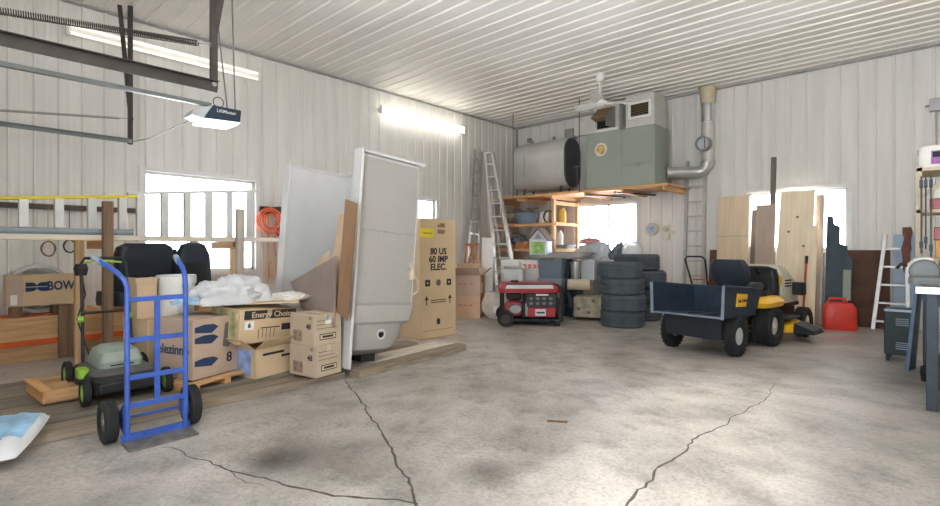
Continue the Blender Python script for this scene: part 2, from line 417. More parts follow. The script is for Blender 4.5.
track('door_track', 'thin grey door track close to the left wall with a single tall hanger', -7.4, 1.80, 2.61, .05, (-.05, -.10))
def spring(label, p, q, turns, r):
    p, q = Vector(p), Vector(q); t = thing('extension_spring', label, 'spring', tuple(q), world=True, group='garage door springs')
    d = (q - p).normalized(); s = d.cross(Vector((0, 0, 1))).normalized(); u = s.cross(d); n = turns * 9
    q2 = q - d * .12
    MB().tube([p.lerp(q2, i / n) + (s * math.cos(i * 2 * PI / 9) + u * math.sin(i * 2 * PI / 9)) * r for i in range(n + 1)], .0035, 5).build('coil', dark_m, t)
    MB().tube([q2, q], .005, 6).build('hook', steel_m, t)
    MB().lathe([(.012, -.008), (.035, -.01), (.028, 0), (.035, .01), (.012, .008)], tuple(q), 'x', 16, True).build('pulley', steel_m, t)
    MB().tube([p - d * 1.4, p + d * .02], .004, 5).build('cable', steel_m, t)
spring('stretched dark coil spring above the nearest door track', (-4.25, .05, 2.68), (-4.25, 1.59, 2.87), 120, .022)
spring('slender spring above the far door track by the left wall', (-7.42, .35, 2.71), (-7.42, 1.78, 2.87), 60, .014)

t = thing('garage_door_opener', 'dark blue door opener with a glowing white lens hung from metal straps', 'door opener', (-5.8, 2.2, 2.62), world=True)
MB().hexa([(-5.95, 2.02, 2.62), (-5.66, 2.02, 2.62), (-5.66, 2.40, 2.64), (-5.95, 2.40, 2.64), (-5.93, 2.12, 2.78), (-5.67, 2.12, 2.78), (-5.67, 2.42, 2.78), (-5.93, 2.42, 2.78)]).build('housing', greentag_m, t, .012)
MB().hexa([(-5.955, 2.0, 2.585), (-5.655, 2.0, 2.585), (-5.655, 2.36, 2.6), (-5.955, 2.36, 2.6), (-5.955, 2.015, 2.62), (-5.655, 2.015, 2.62), (-5.655, 2.40, 2.64), (-5.955, 2.40, 2.64)]).build('lamp_lens', lens_m, t, .008)
MB().hexa([(-5.93, 1.90, 2.64), (-5.68, 1.90, 2.64), (-5.66, 2.02, 2.62), (-5.95, 2.02, 2.62), (-5.90, 1.93, 2.70), (-5.70, 1.93, 2.70), (-5.67, 2.12, 2.78), (-5.93, 2.12, 2.78)]).build('light_cover', ltgrey_m, t, .01)
MB().box(-5.825, -5.775, YF + .05, 2.14, 2.785, 2.825).build('drive_rail', railgrey_m, t)
for x in (-5.9, -5.7):
    MB().beam((x, 2.36, 2.78), (x + (-.25 if x < -5.8 else .04), 2.30, ZC - .02), .004, .03, (1, 0, 0)).build('strap', steel_m, t)
MB().tube(arc((-5.75, 2.2, 2.84), .055, -60, 240, 14, 'yz'), .005, 6).build('cord_loop', black_m, t)
text('LiftMaster', 'lettering', t, (-5.655, 2.25, 2.725), FX, .05, paper_m, .0006)
MB().tube([(-7.36, 1.78, 2.57), (-6.9, 1.85, 2.56), (-6.4, 1.92, 2.60), (-5.95, 2.02, 2.66)], .006, 6).build('low_cable', railgrey_m, t)

# ---------------------------------------------------------------- hand truck
t = thing('hand_truck', 'blue two-wheeled hand truck with a worn steel toe plate', 'hand truck', (-3.78, 1.06, 0), R(90))
for s in (-1, 1):
    x = .17 * s; k_ = -.13 if s < 0 else 0
    MB().tube([(x, 0, .03), (x, 0, 1.0)] + [(x + k_ * (a - 10) / 90, .14 - .14 * math.cos(R(a)), 1.0 + .14 * math.sin(R(a))) for a in (20, 40, 60)] + [(x + k_, .19, 1.185)], .016, 10).build('side_rail', blue_m, t)
    MB().tube([(x + k_ * .75, .13, 1.147), (x + k_ * 1.06, .20, 1.191)], .019, 10).build('grip', pvc_m, t)
for z, bow in ((.92, 0), (.66, 0), (.42, .012), (.24, .012)): MB().beam((-.18, 0, z), (.18, 0, z), .014, .032).build('crossbar', blue_m, t, .003)
MB().beam((0, .004, .24), (0, .004, .92), .032, .012).build('centre_bar', blue_m, t)
MB().tube([(-.24, .125, .135), (.24, .125, .135)], .01, 8).build('axle', blue_m, t)
for s in (-1, 1):
    MB().hexa([(.172 * s, 0, .06), (.188 * s, 0, .06), (.188 * s, .14, .11), (.172 * s, .14, .11), (.172 * s, 0, .27), (.188 * s, 0, .27), (.188 * s, .14, .16), (.172 * s, .14, .16)]).build('axle_bracket', blue_m, t)
b = MB(); b.hexa([(-.2, -.17, .003), (.2, -.17, .003), (.2, .02, .003), (-.2, .02, .003), (-.2, -.17, .014), (.2, -.17, .014), (.2, .02, .02), (-.2, .02, .02)]); b.build('toe_plate', mat('worn_plate', (125, 122, 116), .5, .5, var=.35, scale=12), t, .004)
MB().beam((-.2, .012, .035), (.2, .012, .035), .02, .05).build('plate_stiffener', blue_m, t)
def tyre(Rr, r, w, tread=0):
    g = []
    for k in range(4):
        a = -w * .36 + w * .72 * k / 4
        g += [(Rr, a + w * .01), (Rr, a + w * .15), (Rr - .012 * Rr / .3, a + w * .155), (Rr - .012 * Rr / .3, a + w * .175)]
    return [(r, -w * .36), (r + .35 * (Rr - r), -w * .5), (Rr - .2 * (Rr - r), -w * .49), (Rr - .03 * (Rr - r), -w * .41)] + g + [(Rr, w * .36), (Rr - .03 * (Rr - r), w * .41), (Rr - .2 * (Rr - r), w * .49), (r + .35 * (Rr - r), w * .5), (r, w * .36), (r + .4 * (Rr - r), w * .3), (r + .4 * (Rr - r), -w * .3)]
def wheel(parent, c, Rr, r, w, rim, blocks=0, rub=None, seg=32):
    rub = rub or rubber2_m
    b = MB(); b.lathe(tyre(Rr, r, w), c, 'x', seg, True)
    for i in range(blocks):
        for row in range(4):
            a = 2 * PI * (i + .5 * (row % 2)) / blocks; x = c[0] + w * (-.36 + .24 * row)
            p = Vector((x, c[1] + (Rr - .004) * math.cos(a), c[2] + (Rr - .004) * math.sin(a))); q = Vector((x, c[1] + (Rr + .010) * math.cos(a), c[2] + (Rr + .010) * math.sin(a)))
            b.beam(p, q, w * .13, Rr * 2.2 / blocks, (1, 0, 0))
    o = b.build('wheel', rub, parent)
    h = MB(); h.lathe([(r * 1.02, -w * .34), (r * .9, -w * .30), (r * .85, -w * .12), (r * .35, -w * .10), (r * .3, -w * .42), (0.002, -w * .42)], c, 'x', 24); h.lathe([(r * 1.02, w * .34), (r * .9, w * .30), (r * .85, w * .12), (r * .35, w * .10), (r * .3, w * .42), (0.002, w * .42)], c, 'x', 24)
    h.lathe([(r * 1.02, -w * .34), (r * 1.02, w * .34), (r * .98, w * .34), (r * .98, -w * .34)], c, 'x', 24, True)
    h.build('rim', rim, o)
    return o
for s in (-1, 1): wheel(t, (.245 * s, .125, .137), .137, .065, .075, steel_m, 0, None, 36)

# ---------------------------------------------------------------- planks on the floor
PZ = .09
pl = [(-4.40, -4.17, -.1, 2.76, 'front weathered plank, right behind the blue hand truck'), (-4.70, -4.45, -.2, 2.7, 'second weathered plank from the front, under the stacked cartons'),
      (-4.99, -4.74, .0, 4.2, 'third long weathered plank, running under the shower stall'), (-5.28, -5.03, .1, 2.68, 'weathered plank under the lawn mower wheels'),
      (-5.6, -5.33, -.1, 4.1, 'long weathered plank behind the mower and under the stall'), (-5.9, -5.63, -.2, 4.3, 'rearmost weathered plank, nearest the lumber rack')]
for i, (x0, x1, y0, y1, lb) in enumerate(pl):
    k = (random.random() - .5) * .012
    top = PZ - (.028, 0, .014, 0, .02, .008)[i]
    o = MB().hexa([(x0 + k, y0, 0), (x1 + k, y0, 0), (x1 - k, y1, 0), (x0 - k, y1, 0), (x0 + k, y0, top), (x1 + k, y0, top), (x1 - k, y1, top), (x0 - k, y1, top)]).build('plank', (old_y, old2_y)[i % 2], None, .006)
    tag(o, lb, 'plank', 'weathered floor planks')
def flatboard(p, q, w, h, m, lb):
    o = MB().beam((p[0], p[1], h / 2), (q[0], q[1], h / 2), w, h).build('plank', m, None, .005); tag(o, lb, 'plank', 'weathered floor planks'); return o
flatboard((-4.10, 2.82), (-4.30, 4.52), .15, .075, old_y, 'loose plank lying along the foot of the shower stall, nearest the open floor')
flatboard((-4.40, 3.0), (-4.52, 4.55), .11, .05, pale_y, 'pale narrow slat behind the loose front plank by the stall')
flatboard((-4.58, 3.0), (-4.68, 4.45), .10, .05, pale_y, 'pale short slat next to the foot of the tall carton')

# ---------------------------------------------------------------- feed bag
t = thing('plastic_sack', 'white and blue plastic sack slumped over the front plank', 'sack', (-4.27, .36, .075), R(-22))
b = MB(); N, K = 18, 14; g = []
for i in range(N + 1):
    row = []
    for j in range(K + 1):
        u, w_ = i / N * 2 - 1, j / K * 2 - 1
        f = max(0, (1 - u ** 4) * (1 - w_ ** 4)) ** .5
        row.append((u * .34 * (1 - .06 * w_ * w_), w_ * .2 * (1 - .08 * u * u), f * (.075 + .02 * noise.noise(Vector((u * 3, w_ * 3, 1))))))
    g.append(row)
for sgn in (1, -.6):
    vv = [[b.bm.verts.new((p[0], p[1], p[2] * sgn)) for p in row] for row in g]
    for i in range(N):
        for j in range(K): b.face([vv[i][j], vv[i + 1][j], vv[i + 1][j + 1], vv[i][j + 1]])
bmesh.ops.remove_doubles(b.bm, verts=b.bm.verts, dist=1e-4)
o = b.build('sack_body', mat('sack_film', (222, 224, 226), .35, var=.05, scale=9, spec=.5), t, smooth=60)
def patch(u0, u1, w0, w1, name, m, up=.004):
    b = MB(); n = 10; vv = []
    for i in range(n + 1):
        r_ = []
        for j in range(n + 1):
            u = u0 + (u1 - u0) * i / n; w_ = w0 + (w1 - w0) * j / n
            f = max(0, (1 - u ** 4) * (1 - w_ ** 4)) ** .5
            r_.append(b.bm.verts.new((u * .34 * (1 - .06 * w_ * w_), w_ * .2 * (1 - .08 * u * u), f * (.075 + .02 * noise.noise(Vector((u * 3, w_ * 3, 1)))) + up)))
        vv.append(r_)
    for i in range(n):
        for j in range(n): b.face([vv[i][j], vv[i + 1][j], vv[i + 1][j + 1], vv[i][j + 1]])
    b.build(name, m, o, smooth=60)
patch(-.8, .42, -.86, .8, 'printed_panel', mat('blue_sack_print', (150, 190, 222), .4, var=.35, scale=7)); patch(.45, .68, -.8, .3, 'blue_band', mat('blue_print', (75, 110, 190), .5, var=.1))
t.rotation_euler = (0, R(8), R(-24)); t.location = (-4.12, .33, .105); t.scale = (.86, .85, .8)

# ---------------------------------------------------------------- lawn mower (faces +X)
t = thing('lawn_mower', 'dusty grey-green cordless lawn mower with lime wheel rims', 'lawn mower', (-4.87, 1.08, PZ), R(-90))
ring = lambda z, s, y0, y1: rr(-.23 * s, .24 * s, y0, y1, .1 * s, z, 4)
MB().loft([ring(.07, 1.0, -.42, .36), ring(.17, 1.0, -.42, .36), ring(.2, .92, -.40, .33)]).build('deck', black_m, t, .004)
MB().loft([ring(.19, .95, -.33, .32), ring(.22, .8, -.30, .26)]).build('deck_cover', mat('dusty_black', (92, 94, 92), .7, var=.25, scale=14), t)
MB().loft([rr(-.15, .15, -.30, .14, .06, .2), rr(-.15, .15, -.30, .16, .06, .27), rr(-.13, .13, -.27, .12, .06, .34), rr(-.09, .09, -.2, .05, .05, .37)]).build('motor_hood', mow_m, t)
for z in (.24, .27, .30): bx('vent_slot', darkslot_m, t, -.08, .08, .135 - (z - .24) * .4, .155 - (z - .24) * .4, z, z + .008)
bx('front_bumper', black_m, t, -.2, .2, .34, .39, .08, .16, bevel=.015)
for y, r in ((.30, .10), (-.36, .115)):
    for s in (-1, 1): wheel(t, (.265 * s, y, r), r, r * .62, .05, lime_m, 0, None, 24)
MB().tube([(-.2, -.38, .2), (-.2, -.50, .55), (-.205, -.56, .80), (-.2, -.62, 1.02), (-.17, -.65, 1.07), (.10, -.65, 1.07), (.13, -.62, 1.02), (.135, -.56, .80), (.14, -.50, .55), (.16, -.38, .2)], .013, 10).build('handle', black_m, t)
MB().tube([(.14, -.50, .58), (.15, -.5, .60), (-.15, -.5, .60), (-.2, -.50, .58)], .012, 8).build('lower_crossbar', black_m, t)
MB().tube([(-.17, -.63, 1.03), (-.05, -.6, 1.045), (.05, -.6, 1.045), (.10, -.63, 1.03)], .009, 8).build('bail_bar', lime_m, t)
MB().loft([rr(.09, .17, -.67, -.58, .03, .92), rr(.08, .18, -.68, -.57, .03, .98), rr(.09, .17, -.66, -.59, .03, 1.02)]).build('control_box', black_m, t)
MB().tube([(.13, -.6, .92), (.10, -.62, .75), (.17, -.55, .55), (.14, -.48, .4), (.12, -.35, .25)], .006, 6).build('cable', black_m, t)
for s in (-1, 1): MB().lathe([(.0, -.02), (.03, -.02), (.03, .02), (0, .02)], (.2 * s if s < 0 else .155, -.5, .55), 'x', 10).build('clamp_knob', lime_m, t)
MB().loft([rr(.20, .27, -.05, .10, .03, .16), rr(.20, .27, -.05, .10, .03, .23)]).build('side_lever', lime_m, t, .005)

# small wooden tray
t = thing('wooden_tray', 'small open wooden tray with dividers lying left of the mower', 'tray', (-5.10, .73, PZ), R(4))
for b_ in ((-.26, .26, -.14, .14, 0, .012),): bx('bottom_board', oldz_m, t, *b_)  # darker wood puts the compartments' shade into the bottom colour
for y in (-.14, .125): bx('side_board', pine_x, t, -.26, .26, y, y + .015, .012, .10)
for x in (-.26, -.03, .245): bx('cross_board', pine_y, t, x, x + .015, -.125, .125, .012, .10)
bx('lid_board', pine_x, t, -.27, .28, -.16, -.09, .10, .112)

# ---------------------------------------------------------------- lumber rack along the left wall
t = thing('lumber_rack', 'timber lumber rack carrying ladders and pipe in front of the left window', 'rack', (-6.2, 1.6, 0), world=True)
for (x, y, z1, w, m) in ((-5.89, 1.226, 1.70, .09, oldz_m), (-5.89, 2.49, 1.70, .07, greywood_z), (-6.62, 1.13, 1.36, .085, pine_z), (-6.62, 2.25, 1.36, .085, pine_z), (-6.62, 2.72, 1.36, .07, pine_z), (-5.89, -.4, 1.5, .09, pine_z), (-6.62, -.4, 1.36, .085, pine_z)):
    bx('post', m, t, x - w / 2, x + w / 2, y - .04, y + .04, 0 if x < -6.3 else 0, z1, bevel=.004)
for y in (1.226, 2.49, -.4): MB().box(-6.7, -5.93, y - .018, y + .018, 1.24, 1.325).build('cross_arm', pine_x, t, .004)
for y in (1.226, 2.49): MB().box(-6.7, -5.93, y - .018, y + .018, .55, .635).build('lower_arm', pine_x, t, .004)
bx('shelf_board', pine_y, t, -6.56, -6.12, 1.27, 2.66, .635, .66)
o = bx('timber_board', pale_y, None, -6.0, -5.93, -.5, 3.20, 1.325, 1.375); tag(o, 'long pale board across the front of the lumber rack', 'board')
o.location.z = 1.3255; o.location.x = -5.98
# carrying cleats of the front board
for y in (1.226, 2.49, -.4): MB().box(-6.03, -5.93, y - .018, y + .018, 1.27, 1.325).build('cleat', pine_x, t)
o = MB().tube([(-5.98, -.5, 1.407), (-5.98, 1.46, 1.407)], .03, 14).build('plastic_pipe', pvc_m); tag(o, 'grey plastic pipe lying along the top of the pale rack board', 'pipe')
# yellow stepladder lying on its edge
def edge_ladder(name, label, x, y0, y1, zt0, zt1, zb, steps, rail, stepm, group=None):
    t = thing(name, label, 'ladder', (x, (y0 + y1) / 2, zb), world=True)
    MB().beam((x, y0, zt0), (x, y1, zt1), .07, .03).build('rail', rail, t, .003)
    MB().beam((x, y0, zb + .015), (x, y1, zb + .015), .07, .03).build('rail', rail, t, .003)
    for k in range(steps):
        f = (k + .5) / steps; y = y0 + (y1 - y0) * f; zt = zt0 + (zt1 - zt0) * f
        MB().box(x - .035, x + .035, y - .035, y + .035, zb + .03, zt - .012).build('step', stepm, t, .004)
    bx('rail_foot', black_m, t, x - .04, x + .04, y1 - .03, y1 + .01, zb, zb + .05)
    return t
edge_ladder('stepladder', 'yellow fibreglass stepladder lying on edge on the rack', -6.26, .0, 1.56, 1.66, 1.80, 1.325, 6, yellowf_m, alu_m)
edge_ladder('stepladder', 'bare aluminium stepladder lying on edge across the left window', -6.45, 1.52, 2.95, 1.84, 1.99, 1.325, 6, alu_m, alu_m)
# dark wall rail with hanging wire coils
o = bx('wall_rail', mat('dark_wood_rail', (88, 78, 68), .7, var=.2), None, -7.79, -7.72, .3, 1.96, 1.71, 1.77); tag(o, 'dark wooden rail fixed to the left wall behind the yellow ladder', 'rail')
def coil(label, c, r, m, n=3, wob=.02):
    t = MB(); pts = []
    for i in range(n * 18):
        a = i * 2 * PI / 18; k = r * (1 + .12 * noise.noise(Vector((i * .3, 1, 2))))
        pts.append((c[0] + .012 * math.sin(i * .7) + .01 * (i / 18), c[1] + k * .75 * math.cos(a), c[2] + k * math.sin(a)))
    t.tube(pts, .007, 6); t.tube([(c[0], c[1], c[2] + r * .9), (c[0] - .016, c[1], 1.75)], .004, 5)
    o = t.build('wire_coil', m); tag(o, label, 'wire', 'wire coils hung on the wall rail'); return o
coil('small brown rope coil hanging on the left wall above the long carton', (-7.70, 1.02, 1.24), .085, mat('brown_rope', (150, 110, 90), .8), 4)
coil('small black wire coil hanging on the left wall left of the rack post', (-7.70, 1.22, 1.27), .075, black_m, 3)

# lumber on edge along the wall
def lumber(name, label, x0, x1, y0, y1, z0, z1, m):
    o = bx(name, m, None, x0, x1, y0, y1, z0, z1, bevel=.004); return tag(o, label, 'lumber')
lumber('timber_plank', 'wide pine plank on edge, upper one of the pair along the left wall', -7.45, -7.36, -.6, 4.0, .23, .485, pine_y)
lumber('timber_plank', 'wide pine plank on edge, lower one of the pair along the left wall', -7.45, -7.36, -.6, 4.0, 0, .17, wood('pine_dull', (188, 152, 112), 'y'))
lumber('steel_beam', 'orange steel beam lying between the two wide pine planks', -7.46, -7.34, -.6, 4.0, .17, .23, orangebeam_m)
lumber('steel_beam', 'orange steel beam standing behind the pine planks, only its top edge showing', -7.68, -7.47, -.6, 3.9, 0, .50, orangebeam_m)
lumber('wooden_stake', 'grey upright stake in front of the pine planks below the long carton', -7.35, -7.29, 1.06, 1.20, 0, .60, oldz_m)
t = thing('carton', 'long low carton lettered DCBOW on the pine planks', 'box', (-7.45, .92, .50), world=True)
bx('spacer_block', oldz_m, t, -7.58, -7.36, .66, .76, .50, .61); bx('spacer_block', oldz_m, t, -7.58, -7.36, 1.02, 1.05, .50, .61)
bx('carton_body', carton_m, t, -7.60, -7.33, .62, 1.29, .61, .95, bevel=.004)
bx('end_flap', carton3_m, t, -7.329, -7.326, .625, .76, .615, .945)
bx('paper_label', paper_m, t, -7.326, -7.323, .655, .71, .63, .74)
for s, y in ((1, .825), (-1, .925)):
    for h in (0, 1):
        b = MB(); z0, z1 = (.77, .815) if h == 0 else (.825, .87)
        poly = []
        for i in range(9):
            a = R(90 * i / 8)
            if h: poly.append((math.cos(a) * .05, z0 + math.sin(a) * .045))
            else: poly.append((math.cos(a) * .05, z1 - math.sin(a) * .045))
        poly += [(-.045, poly[-1][1]), (-.045, poly[0][1])]
        b.prism([(y + s * u, v) for u, v in poly], 'x', -7.329, -7.326); b.build('logo_half', inkblue_m, t)
text('BOW', 'lettering', t, (-7.328, 1.085, .82), FX, .14, inkblue_m, .004, 'CENTER', .72)
o = MB(); pr = []
o.lathe([(.245, -.07), (.282, -.07), (.282, .07), (.245, .07)], (-7.53, .93, .785), 'x', 40, True); o = o.build('metal_hoop', galv_m)
o.location.x = -7.675; o.location.z = .501; o.rotation_euler[1] = R(0); o.scale = (1, 1, 1); tag(o, 'thin galvanised hoop standing against the left wall behind the DCBOW carton', 'hoop')

# machine seats on the rack shelf
t = thing('tractor_seat', 'large black vehicle seat tipped on the rack shelf', 'seat', (-6.33, 1.55, .66), R(-72)); t.scale = (1.3, 1.05, 1)
MB().loft([rr(-.24, .22, -.2, .2, .07, .0), rr(-.27, .22, -.22, .22, .08, .06), rr(-.26, .22, -.2, .22, .08, .14)]).build('seat_cushion', seat_m, t)
MB().loft([[(x - .0, y + .0, .12) for x, y, z in rr(-.27, .20, -.05, .10, .05, 0)], [(x, y + .05, .35) for x, y, z in rr(-.29, .22, -.06, .10, .05, 0)], [(x, y + .12, .60) for x, y, z in rr(-.24, .19, -.05, .09, .05, 0)], [(x, y + .14, .64) for x, y, z in rr(-.18, .14, -.02, .06, .03, 0)]]).build('backrest', seat_m, t)
MB().loft([rr(-.30, -.24, -.2, .12, .02, .05), rr(-.31, -.25, -.18, .14, .02, .58)]).build('side_wing', black_m, t)
bx('seat_plate', steel_m, t, -.15, .15, -.15, .15, -.0, .012)
t = thing('tractor_seat', 'smaller black seat back standing right of the large vehicle seat', 'seat', (-6.33, 2.14, .66), R(-80))
MB().loft([rr(-.16, .16, -.07, .07, .05, 0), rr(-.2, .2, -.09, .08, .06, .2), rr(-.19, .19, -.08, .07, .06, .5), rr(-.13, .13, -.05, .05, .04, .63), rr(-.06, .06, -.02, .02, .015, .655)]).build('backrest', seat_m, t)
MB().loft([rr(-.12, .12, .06, .1, .015, .1), rr(-.12, .12, .055, .095, .015, .42)]).build('cushion_pad', black_m, t)

# broom rack with orange cord
def broom(label, y, zt, m, hm, w, x=-7.73):
    t = thing('broom', label, 'broom', (x, y, .5), world=True, group='brooms hung head up on the left wall')
    MB().tube([(x, y, .55), (x, y + .01, zt - .05)], .014, 8).build('broom_handle', hm, t)
    bx('broom_head', m, t, x - .03, x + .03, y - w / 2, y + w / 2, zt - .08, zt - .03, bevel=.006)
    b = MB()
    for i in range(14):
        yy = y - w / 2 + (i + .5) * w / 14; b.beam((x, yy, zt - .03), (x, yy + random.uniform(-.008, .008), zt + .03 + random.uniform(0, .015)), .04, w / 16)
    b.build('bristles', black_m, t)
    MB().tube([(XL + .002, y, zt - .12), (x, y, zt - .10)], .008, 6).build('wall_peg', steel_m, t)
broom('broom with a pale wooden handle behind the orange cord coil', 3.70, 1.86, black_m, wood('pale_handle', (222, 170, 120)), .26)
broom('broom with an orange-tinted handle right of the orange cord coil', 3.95, 1.87, black_m, wood('tan_handle', (205, 140, 95)), .24)
bx_ = MB(); bx_.prism([(3.72, .78), (3.90, .78), (3.91, 1.0), (3.85, 1.08), (3.77, 1.08), (3.71, 1.0)], 'x', -7.70, -7.685); bx_.tube([(-7.695, 3.81, 1.05), (-7.71, 3.81, 1.35)], .012, 8)
o = bx_.build('spade', wood('worn_spade', (206, 176, 150))); tag(o, 'pale square shovel blade hung between the two brooms', 'shovel')
def cord(label, c, r, m, loops, hang, w=.008):
    t = thing('cable_hank', label, 'cord', c, world=True)
    b = MB(); pts = []
    for i in range(loops * 20):
        a = i * 2 * PI / 20; k = r * (1 + .18 * noise.noise(Vector((i * .13, c[1], 5)))) * (.75 + .25 * math.sin(i * .05))
        pts.append((c[0] + .03 * math.sin(i * .37), c[1] + k * math.cos(a), c[2] + k * math.sin(a) * 1.0))
    b.tube(pts, w, 6); b.build('coil', m, t)
    MB().tube([(c[0] + .03, c[1] + r * .3 + .02 * math.sin(i), c[2] - i * hang / 8) for i in range(9)], w, 6).build('hanging_end', m, t)
cord('bright orange cord coil hung on the wall right of the left window', (-7.63, 3.70, 1.67), .20, orange_m, 11, .55, .008)
cord('red and orange cord bundle drooping right of the orange coil', (-7.60, 3.87, 1.50), .08, mat('red_cord', (205, 70, 62), .5), 6, .45, .008)

# ---------------------------------------------------------------- cartons
def carton(label, loc, rz, dx, dy, dz, m, openf=0, parts=None, name='carton', flapm=None, group=None):
    t = thing(name, label, 'box', loc, rz, group)
    if openf:
        b = MB(); w = .006
        b.box(-dx / 2, dx / 2, -dy / 2, dy / 2, 0, w)
        for q in ((-dx / 2, -dx / 2 + w, -dy / 2, dy / 2), (dx / 2 - w, dx / 2, -dy / 2, dy / 2), (-dx / 2, dx / 2, -dy / 2, -dy / 2 + w), (-dx / 2, dx / 2, dy / 2 - w, dy / 2)): b.box(*q, w, dz)
        b.build('carton_body', m, t)
        fm = flapm or m; fl_ = min(dx, dy) * .42
        for nx, ny, ang in ((1, 0, openf), (-1, 0, openf * .6), (0, 1, openf * .8), (0, -1, openf * 1.1)):
            a = R(ang); hx, hy = dx / 2, dy / 2
            ox, oz = fl_ * math.cos(a), fl_ * math.sin(a)
            if nx:
                p = (nx * hx, 0, dz); q = (nx * (hx + ox), 0, dz + oz); MB().beam(p, q, dy * .98, .004, (0, 0, 1) if abs(ang - 90) > 5 else (1, 0, 0)).build('flap', fm, t)
            else:
                p = (0, ny * hy, dz); q = (0, ny * (hy + ox), dz + oz); MB().beam(p, q, dx * .98, .004, (0, 0, 1) if abs(ang - 90) > 5 else (0, 1, 0)).build('flap', fm, t)
    else:
        bx('carton_body', m, t, -dx / 2, dx / 2, -dy / 2, dy / 2, 0, dz, bevel=.005)
        b = MB(); b.box(-dx / 2 - .0015, dx / 2 + .0015, -.025, .025, dz * .8, dz + .0015); b.build('packing_tape', tape_m, t)
    return t
# local faces: +x -> towards camera right, -y -> towards camera left
pal = thing('pallet', 'short wooden pallet under the carton printed with a blue bird', 'pallet', (-4.81, 1.67, PZ), R(19))
for y in (-.3, 0, .3): bx('runner', pine_x, pal, -.36, .36, y - .03, y + .03, 0, .045)
for x in (-.32, -.11, .1, .31): bx('slat', pine_y, pal, x - .05, x + .05, -.36, .36, .045, .062)
t = carton('square carton with large blue bird print and faded lettering, behind the hand truck', (-4.80, 1.66, PZ + .062), R(19), .47, .46, .50, carton3_m)
text('elezinno', 'lettering', t, (.0, -.2315, .24), FY, .115, inkblue_m, .002)
for z, sg in ((.33, 1), (.14, 1), (.42, 1)):
    b = MB(); b.prism([(-.21, z - .03), (-.05, z - .05), (.02, z + .0), (-.03, z + .025), (-.12, z + .03), (-.21, z + .015)], 'x', .2355, .237); b.build('swoosh_print', inkblue_m, t)
b = MB(); b.prism([(.06, .24), (.12, .22), (.17, .28), (.155, .36), (.12, .45), (.085, .43), (.075, .34)], 'x', .2355, .237); b.build('bird_print', mat('grey_print', (110, 108, 106), .7), t)
text('8', 'ring_print', t, (.2365, .13, .13), FX, .12, ink_m, .002)
t = carton('tan carton hidden behind the bird carton, holding up the white pail', (-5.42, 1.62, PZ), R(10), .46, .60, .52, carton_m)
t = carton('open tan carton with raised flaps beside the white pail', (-5.40, 1.385, PZ + .521), R(8), .22, .17, .30, carton2_m, 78)
t = thing('pail', 'tall white plastic pail standing on cartons behind the hand truck', 'bucket', (-5.38, 1.67, PZ + .521))
MB().lathe([(.150, 0), (.162, .30), (.172, .30), (.172, .37), (.160, .37), (.145, .01)], (0, 0, 0), 'z', 28).build('pail_body', white_m, t)
MB().lathe([(.0, .365), (.168, .365), (.168, .38), (0, .382)], (0, 0, 0), 'z', 28).build('pail_lid', ltgrey_m, t)
MB().tube(arc((0, 0, .33), .173, 190, 350, 14, 'xz'), .003, 6).build('pail_handle', steel_m, t)

t = carton('sagging carton with blue and purple print, lower one of the pair right of the bird carton', (-4.66, 2.21, PZ), R(12), .40, .52, .26, carton_m, 35)
t['label'] = 'open carton with blue and purple print, lower of the leaning pair beside the small cartons'
b = MB(); b.prism([(-.16, .02), (.14, .02), (.15, .25), (-.12, .25)], 'y', -.2625, -.2605); b.build('colour_print', mat('blue_purple_print', (140, 165, 215), .5, var=.5, scale=8), t)
for z in (.19, .15): bx('text_line', ink_m, t, .2002, .2012, -.18 if z > .17 else .02, .05 if z > .17 else .22, z, z + .022)
t = carton('dented carton with a dark lettered band, upper of the leaning pair beside the small cartons', (-4.74, 2.12, PZ + .30), R(9), .46, .58, .30, carton_m)
t.rotation_euler = (R(-3), R(4), R(9)); t.location.z = PZ + .315
bx('dark_band', ink_m, t, .2302, .2315, -.25, .29, .215, .295)
text('Energy Choice', 'lettering', t, (.2328, .04, .253), FX, .075, carton2_m, .001)
bx('paper_label', paper_m, t, .2302, .2312, -.24, -.15, .125, .20); text('6', 'label_digit', t, (.2325, -.195, .162), FX, .06, ink_m, .002)
for i in range(5): bx('bar_print', ink_m, t, .2302, .2312, -.10 + i * .04, -.094 + i * .04, .04, .125)
bx('text_line', ink_m, t, .2302, .2312, -.08, .12, .128, .138); bx('text_line', ink_m, t, .2302, .2312, .14, .26, .10, .16)
b = MB(); b.prism([(-.20, .03), (.2, .03), (.2, .27), (-.2, .27)], 'y', -.2925, -.2905); b.build('colour_print', mat('yellow_blue_print', (190, 185, 140), .5, var=.5, scale=10), t)
MB().hexa([(-.235, -.296, .02), (.235, -.296, .02), (.235, -.296, .02), (-.235, -.296, .02), (-.235, -.296, .30), (.12, -.296, .30), (.12, -.292, .30), (-.235, -.292, .30)])
o = MB().beam((-4.95, 1.86, .735), (-4.55, 2.50, .745), .42, .012).build('loose_board', carton2_m); tag(o, 'flat sheet of cardboard lying on top of the upper leaning carton', 'board')
o.location.z = PZ + .315 + .325
